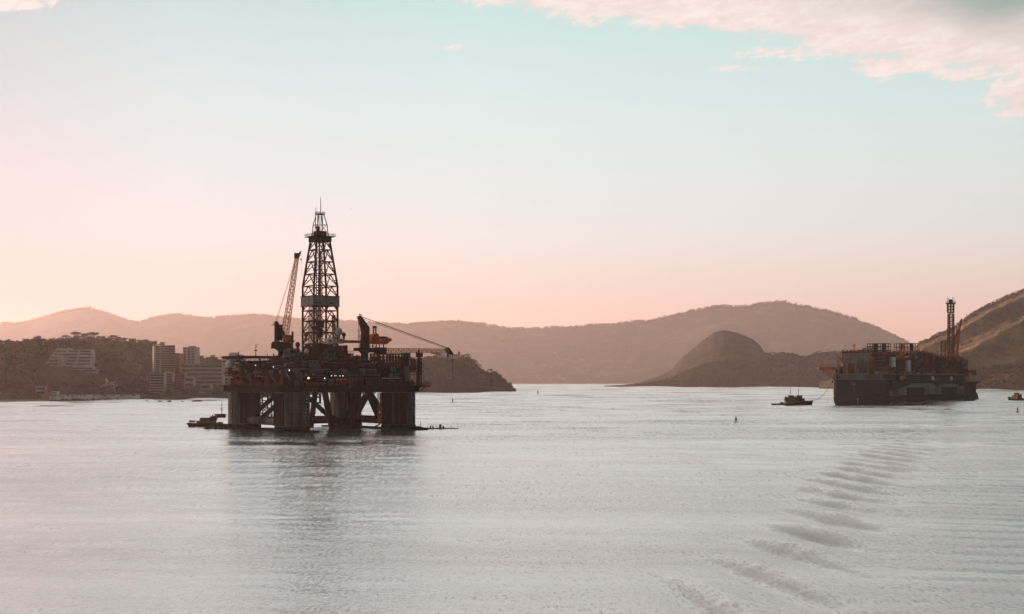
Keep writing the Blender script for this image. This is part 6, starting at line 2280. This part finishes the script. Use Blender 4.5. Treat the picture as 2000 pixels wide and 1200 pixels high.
def leaf_cloud(h, w, n, size, kind="round"):
    """n leaf clumps (quads) spread through lobes of a crown of height h and width w, base at z=0"""
    if kind == "flat":
        lobes = [(lr.uniform(-0.36, 0.36) * w, lr.uniform(-0.36, 0.36) * w, h * lr.uniform(0.66, 0.86), w * lr.uniform(0.16, 0.28), h * lr.uniform(0.07, 0.13)) for _ in range(7)]
    elif kind == "spiky":
        lobes = [(0, 0, h * 0.8, w * 0.3, h * 0.12)] + [(lr.uniform(-0.3, 0.3) * w, lr.uniform(-0.3, 0.3) * w, h * lr.uniform(0.62, 0.9), w * 0.22, h * 0.12) for _ in range(4)]
    else:
        lobes = [(lr.uniform(-0.28, 0.28) * w, lr.uniform(-0.28, 0.28) * w, h * lr.uniform(0.40, 0.80), w * lr.uniform(0.17, 0.30), h * lr.uniform(0.13, 0.24)) for _ in range(8)]
    lob = np.array(lobes)
    pick = lr.integers(0, len(lob), n)
    d = lr.normal(size=(n, 3))
    d /= np.linalg.norm(d, axis=1)[:, None]
    rr = lr.uniform(0.55, 1.08, n) ** 0.6
    c = lob[pick, :3] + d * np.stack([lob[pick, 3], lob[pick, 3], lob[pick, 4]], -1) * rr[:, None]
    a = lr.normal(size=(n, 3))
    a /= np.linalg.norm(a, axis=1)[:, None]
    b = np.cross(a, d + 0.5 * lr.normal(size=(n, 3)))
    b /= np.linalg.norm(b, axis=1)[:, None] + 1e-6
    s = size * lr.uniform(0.6, 1.35, n)[:, None]
    asp = 2.4 if kind == "spiky" else 1.0
    if kind == "spiky":
        a = d * 1.0 + 0.2 * a
    q = np.stack([c - a * s * asp - b * s / asp, c + a * s * asp - b * s / asp, c + a * s * asp + b * s / asp, c - a * s * asp + b * s / asp], 1)
    return q.reshape(-1, 3)


def quads(v):
    return np.arange(len(v)).reshape(-1, 4)


protos = []
for i, kind in enumerate(("round", "round", "flat", "spiky", "round", "flat")):
    h = 1.0
    w_ = {"round": 1.0, "flat": 1.25, "spiky": 1.0}[kind]
    v = leaf_cloud(h, w_, 420, 0.038, kind)
    me = mesh_np("crown_proto", v, quads(v), M_LEAFO if i in (4,) else M_LEAF)
    COL.objects.unlink(me)
    m = MB()
    m.tube((0, 0, -0.25), (0.01, 0, 0.35), 0.030, 0.022, 7)
    m.tube((0.01, 0, 0.35), (0.04, 0.02, 0.66), 0.022, 0.010, 6)
    for k in range(4):
        t = 2 * math.pi * k / 4 + i
        m.tube((0.01, 0, 0.28 + 0.05 * k), (0.24 * math.cos(t), 0.24 * math.sin(t), 0.58 + 0.04 * k), 0.013, 0.005, 5)
    tk = m.build("trunk_proto", M_BARK)
    COL.objects.unlink(tk)
    protos.append((kind, me.data, tk.data))

KIND_WORD = {"round": "round-crowned", "flat": "flat-topped", "spiky": "spiky-crowned"}
tree_n = 0


def tree(px, terr, t, hgt, label, variant, group, width=None):
    g = ground_at(terr, px, t)
    kind, crown, trunk = protos[variant]
    o = thing("tree", label, "tree", (g.x, g.y, g.z - 0.4), rng.uniform(0, 6.28), group)
    wd = width or hgt
    for nm, me in (("trunk", trunk), ("crown", crown)):
        c = bpy.data.objects.new(nm, me)
        c.scale = (wd, wd, hgt)
        link(c, o)
    return o


# named trees: ones whose outline can be told apart
ridge = [(3, 9, 4, 1, "round tree at the picture's left edge on the near ridge"), (14, 7, 6, 0, "low round tree on the near ridge, second from its left end"), (30, 7, 7, 4, "rusty round tree on the near ridge above the slope's bare left"),
         (62, 7, 7, 0, "dark round tree on the near ridge, left of the terraced building's roof"), (118, 7, 8, 2, "flat-topped tree on the near ridge over the terraced building's middle"), (138, 8, 9, 1, "broad dark tree on the near ridge over the terraced building's right half"), (160, 9, 9, 0, "dark tree where the near ridge starts to fall to the right"),
         (184, 8, 8, 1, "round tree on the falling near ridge, right of the terraced building"), (206, 9, 9, 0, "broad dark tree on the falling near ridge above the forked walkway"), (222, 9, 9, 1, "last large dark tree on the near ridge before it drops to the shore")]
for px, h, w_, v, lb in ridge:
    tree(px, HA, 0.97, h * 0.75, lb, v, "trees on the near ridge skyline", w_ * 0.9)
back = [(45, 9, 1, "small round tree at the back ridge's left end"), (52, 13, 0, "tall narrow tree alone on the back ridge's left end"), (60, 8, 1, "low bush-like tree beside the tall narrow tree on the back ridge"), (72, 13, 1, "large round tree at the back ridge's left shoulder"), (86, 7, 0, "low dark tree on the flat stretch of the back ridge"),
        (100, 6, 1, "small low tree midway on the flat stretch of the back ridge"), (129, 11, 2, "round-topped tree left of the spiky pair on the back ridge"), (151, 15, 3, "wide spiky-crowned tree, left of the spiky pair on the back ridge"), (164, 12, 3, "lower spiky tree tucked between the spiky pair on the back ridge"), (184, 15, 3, "wide spiky-crowned tree, right of the spiky pair on the back ridge"),
        (200, 10, 0, "round tree just right of the spiky pair on the back ridge"), (219, 13, 2, "flat-topped tree on the falling part of the back ridge"), (231, 11, 0, "dark tree between the flat-topped tree and the small ridge house"), (243, 9, 1, "round tree touching the small ridge house's left wall"), (273, 9, 0, "round tree right of the small ridge house"), (287, 10, 1, "broad tree on the ridge left of the first tower"), (301, 11, 0, "dark tree on the ridge directly over the first tower"),
        (12, 7, 1, "low tree at the far left of the back ridge"), (26, 7, 0, "second low tree from the far left of the back ridge")]
for px, h, v, lb in back:
    tree(px, HB, 0.97, h * 0.8, lb, v, "trees on the back ridge skyline", h * (1.4 if v == 3 else 1.0))
shore = [(112, 12, 4, "rusty tree just above the sea wall's left part"), (148, 13, 4, "second rusty tree above the sea wall, below the terraced building"), (176, 13, 1, "large dark round tree behind the sea wall's middle"), (203, 6, 0, "small dark tree at the forked walkway's foot, over the sea wall"), (236, 11, 1, "dark tree behind the sea wall's right part"), (252, 11, 0, "smaller dark tree near the sea wall's right end"), (80, 12, 4, "rusty tree behind the flat-roofed hut"), (40, 13, 4, "rusty tree at the shore, left of the hut"), (12, 14, 1, "dark tree by the beach at the picture's left edge")]
for px, h, v, lb in shore:
    tree(px, HA, 0.12, h, lb, v, "trees behind the sea wall", h * 1.25)
low = [(283, 12, 0, "dark tree beside the balcony block's left wall"), (345, 16, 1, "large dark tree in front of the dark banded block"), (352, 12, 0, "dark tree at the pale gable wall's left"), (326, 8, 4, "rusty tree at the foot of the narrow balcony block"), (383, 12, 1, "dark tree between the pale gable wall and the white shed"), (418, 9, 4, "rusty tree right of the white shed"), (432, 10, 4, "rusty tree near the shore at the rig's left edge"), (370, 10, 0, "dark tree in front of the pale gable wall")]
for px, h, v, lb in low:
    tree(px, HB, 0.06, h, lb, v, "trees among the shore buildings", h * 1.2)
for px, t, h, v, lb in ((838, 0.96, 8, 0, "low tree on the headland's left brow"), (850, 0.97, 14, 2, "flat-topped tree clump left of the hilltop fort"), (858, 0.97, 13, 0, "round tree touching the hilltop fort's left tower"), (905, 0.97, 8, 1, "low tree right of the hilltop fort's turret"), (914, 0.97, 11, 2, "flat-topped tree at the headland's right brow"), (929, 0.96, 9, 0, "tree leaning over the headland's steep right side"), (959, 0.98, 12, 2, "flat-topped tree on the headland's lower step"), (968, 0.97, 10, 0, "round tree on the headland's lower step"), (978, 0.97, 9, 1, "tree where the lower step falls to the tip"), (995, 0.97, 11, 0, "pointed tree standing at the headland's tip")):
    tree(px, HD, t, h * 0.8, lb, v, "trees on the headland skyline", h)


# the rest of the wood on each hill is one mass
def woodland(terr, n, x0, x1, t0, t1, hmin, hmax, per, mats=None, size=0.07, seed=1, shun_sun=False):
    r_ = np.random.default_rng(seed)
    cl = [leaf_cloud(1.0, 1.15, per, size, k) for k in ("round", "round", "flat", "round")]
    Vs = []
    k = 0
    while k < n:
        px, t = r_.uniform(x0, x1), r_.uniform(t0, t1)
        g = ground_at(terr, px, t)
        h = r_.uniform(hmin, hmax)
        k += 1
        py = HZ - (g.z + h - EYE) / g.y * F
        pyb = HZ - (g.z - EYE) / g.y * F
        if any(a - 2 < px < b + 2 and g.y < D + 12 and py < yb and pyb > yt for (a, b, yt, yb, D) in SITES):
            continue
        if shun_sun:
            ga, gb = ground_at(terr, px + 4, t), ground_at(terr, px, t + 0.02)
            nrm = (ga - g).cross(gb - g).normalized()
            if nrm.dot(sun_dir) > 0.10 and r_.random() < 0.92:
                continue
        c = cl[r_.integers(0, 4)]
        a = r_.uniform(0, 6.28)
        ca, sa = math.cos(a), math.sin(a)
        w_ = h * r_.uniform(0.8, 1.3)
        Vs.append(np.stack([(c[:, 0] * ca - c[:, 1] * sa) * w_ + g.x, (c[:, 0] * sa + c[:, 1] * ca) * w_ + g.y, c[:, 2] * h + g.z - 0.25 * h], -1))
    V = np.concatenate(Vs)
    o = mesh_np("woodland", V, quads(V), mats or M_LEAFW)
    tag(o, kind='stuff')
    return o


def mat_wood(name):
    m_, nd, b, o_ = mat_new(name)
    co = nd.new('ShaderNodeTexCoord').outputs['Object']
    n_ = nd.noise(co, 0.07, 5.0, 0.65)
    n2_ = nd.noise(co, 0.02, 3.0, 0.6)
    c = nd.mix(nd.sstep(n_, 0.38, 0.66), (0.060, 0.046, 0.024, 1), (0.17, 0.105, 0.055, 1))
    c = nd.mix(nd.sstep(n2_, 0.55, 0.68), c, (0.24, 0.115, 0.052, 1))
    nd.l.new(c, b.inputs['Base Color'])
    b.inputs['Roughness'].default_value = 0.85
    b.inputs['Specular IOR Level'].default_value = 0.1
    return m_


M_LEAFW = mat_wood("woodland_leaves")
woodland(HA, 2600, -260, 278, 0.04, 1.02, 4.0, 9.5, 46, seed=2)
woodland(HB, 4200, -160, 640, 0.03, 1.02, 4.0, 9.0, 34, seed=3)
woodland(HD, 1700, 640, 1006, 0.03, 1.02, 4.0, 9.0, 30, seed=4)
woodland("rocky_hill", 1500, 1225, 1700, 0.01, 0.30, 6.0, 13.0, 16, size=0.11, seed=5)
woodland("rocky_hill", 700, 1494, 1720, 0.35, 1.02, 7.0, 15.0, 18, size=0.11, seed=6)
woodland("far_hills", 2600, 0, 1800, 0.965, 1.01, 13.0, 34.0, 12, size=0.13, seed=7)
woodland("grassy_hill", 700, 1790, 2120, 0.93, 1.01, 5.0, 11.0, 12, size=0.12, seed=8)
woodland("grassy_hill", 3800, 1780, 2120, 0.01, 0.95, 2.5, 6.5, 9, size=0.13, seed=9, shun_sun=True)
woodland("grassy_hill", 2600, 1780, 2140, 0.004, 0.17, 4.0, 9.0, 12, size=0.13, seed=10)
# ------------------------------------------------------------------ haze: one even body of air round everything
hz = MB().box(-24000, 24000, -600, 23000, -8.0, 960.0).build("haze", None)
tag(hz, kind='stuff')
hm = bpy.data.materials.new("haze_air")
hm.use_nodes = True
hm.node_tree.nodes.clear()
hn = N(hm.node_tree)
ho = hn.new('ShaderNodeOutputMaterial')
pvn = hn.new('ShaderNodeVolumePrincipled')
pvn.inputs['Color'].default_value = (1.0, 0.90, 0.87, 1)
pvn.inputs['Density'].default_value = 3.35e-5
pvn.inputs['Anisotropy'].default_value = 0.50
hn.l.new(pvn.outputs[0], ho.inputs['Volume'])
hz.data.materials.append(hm)
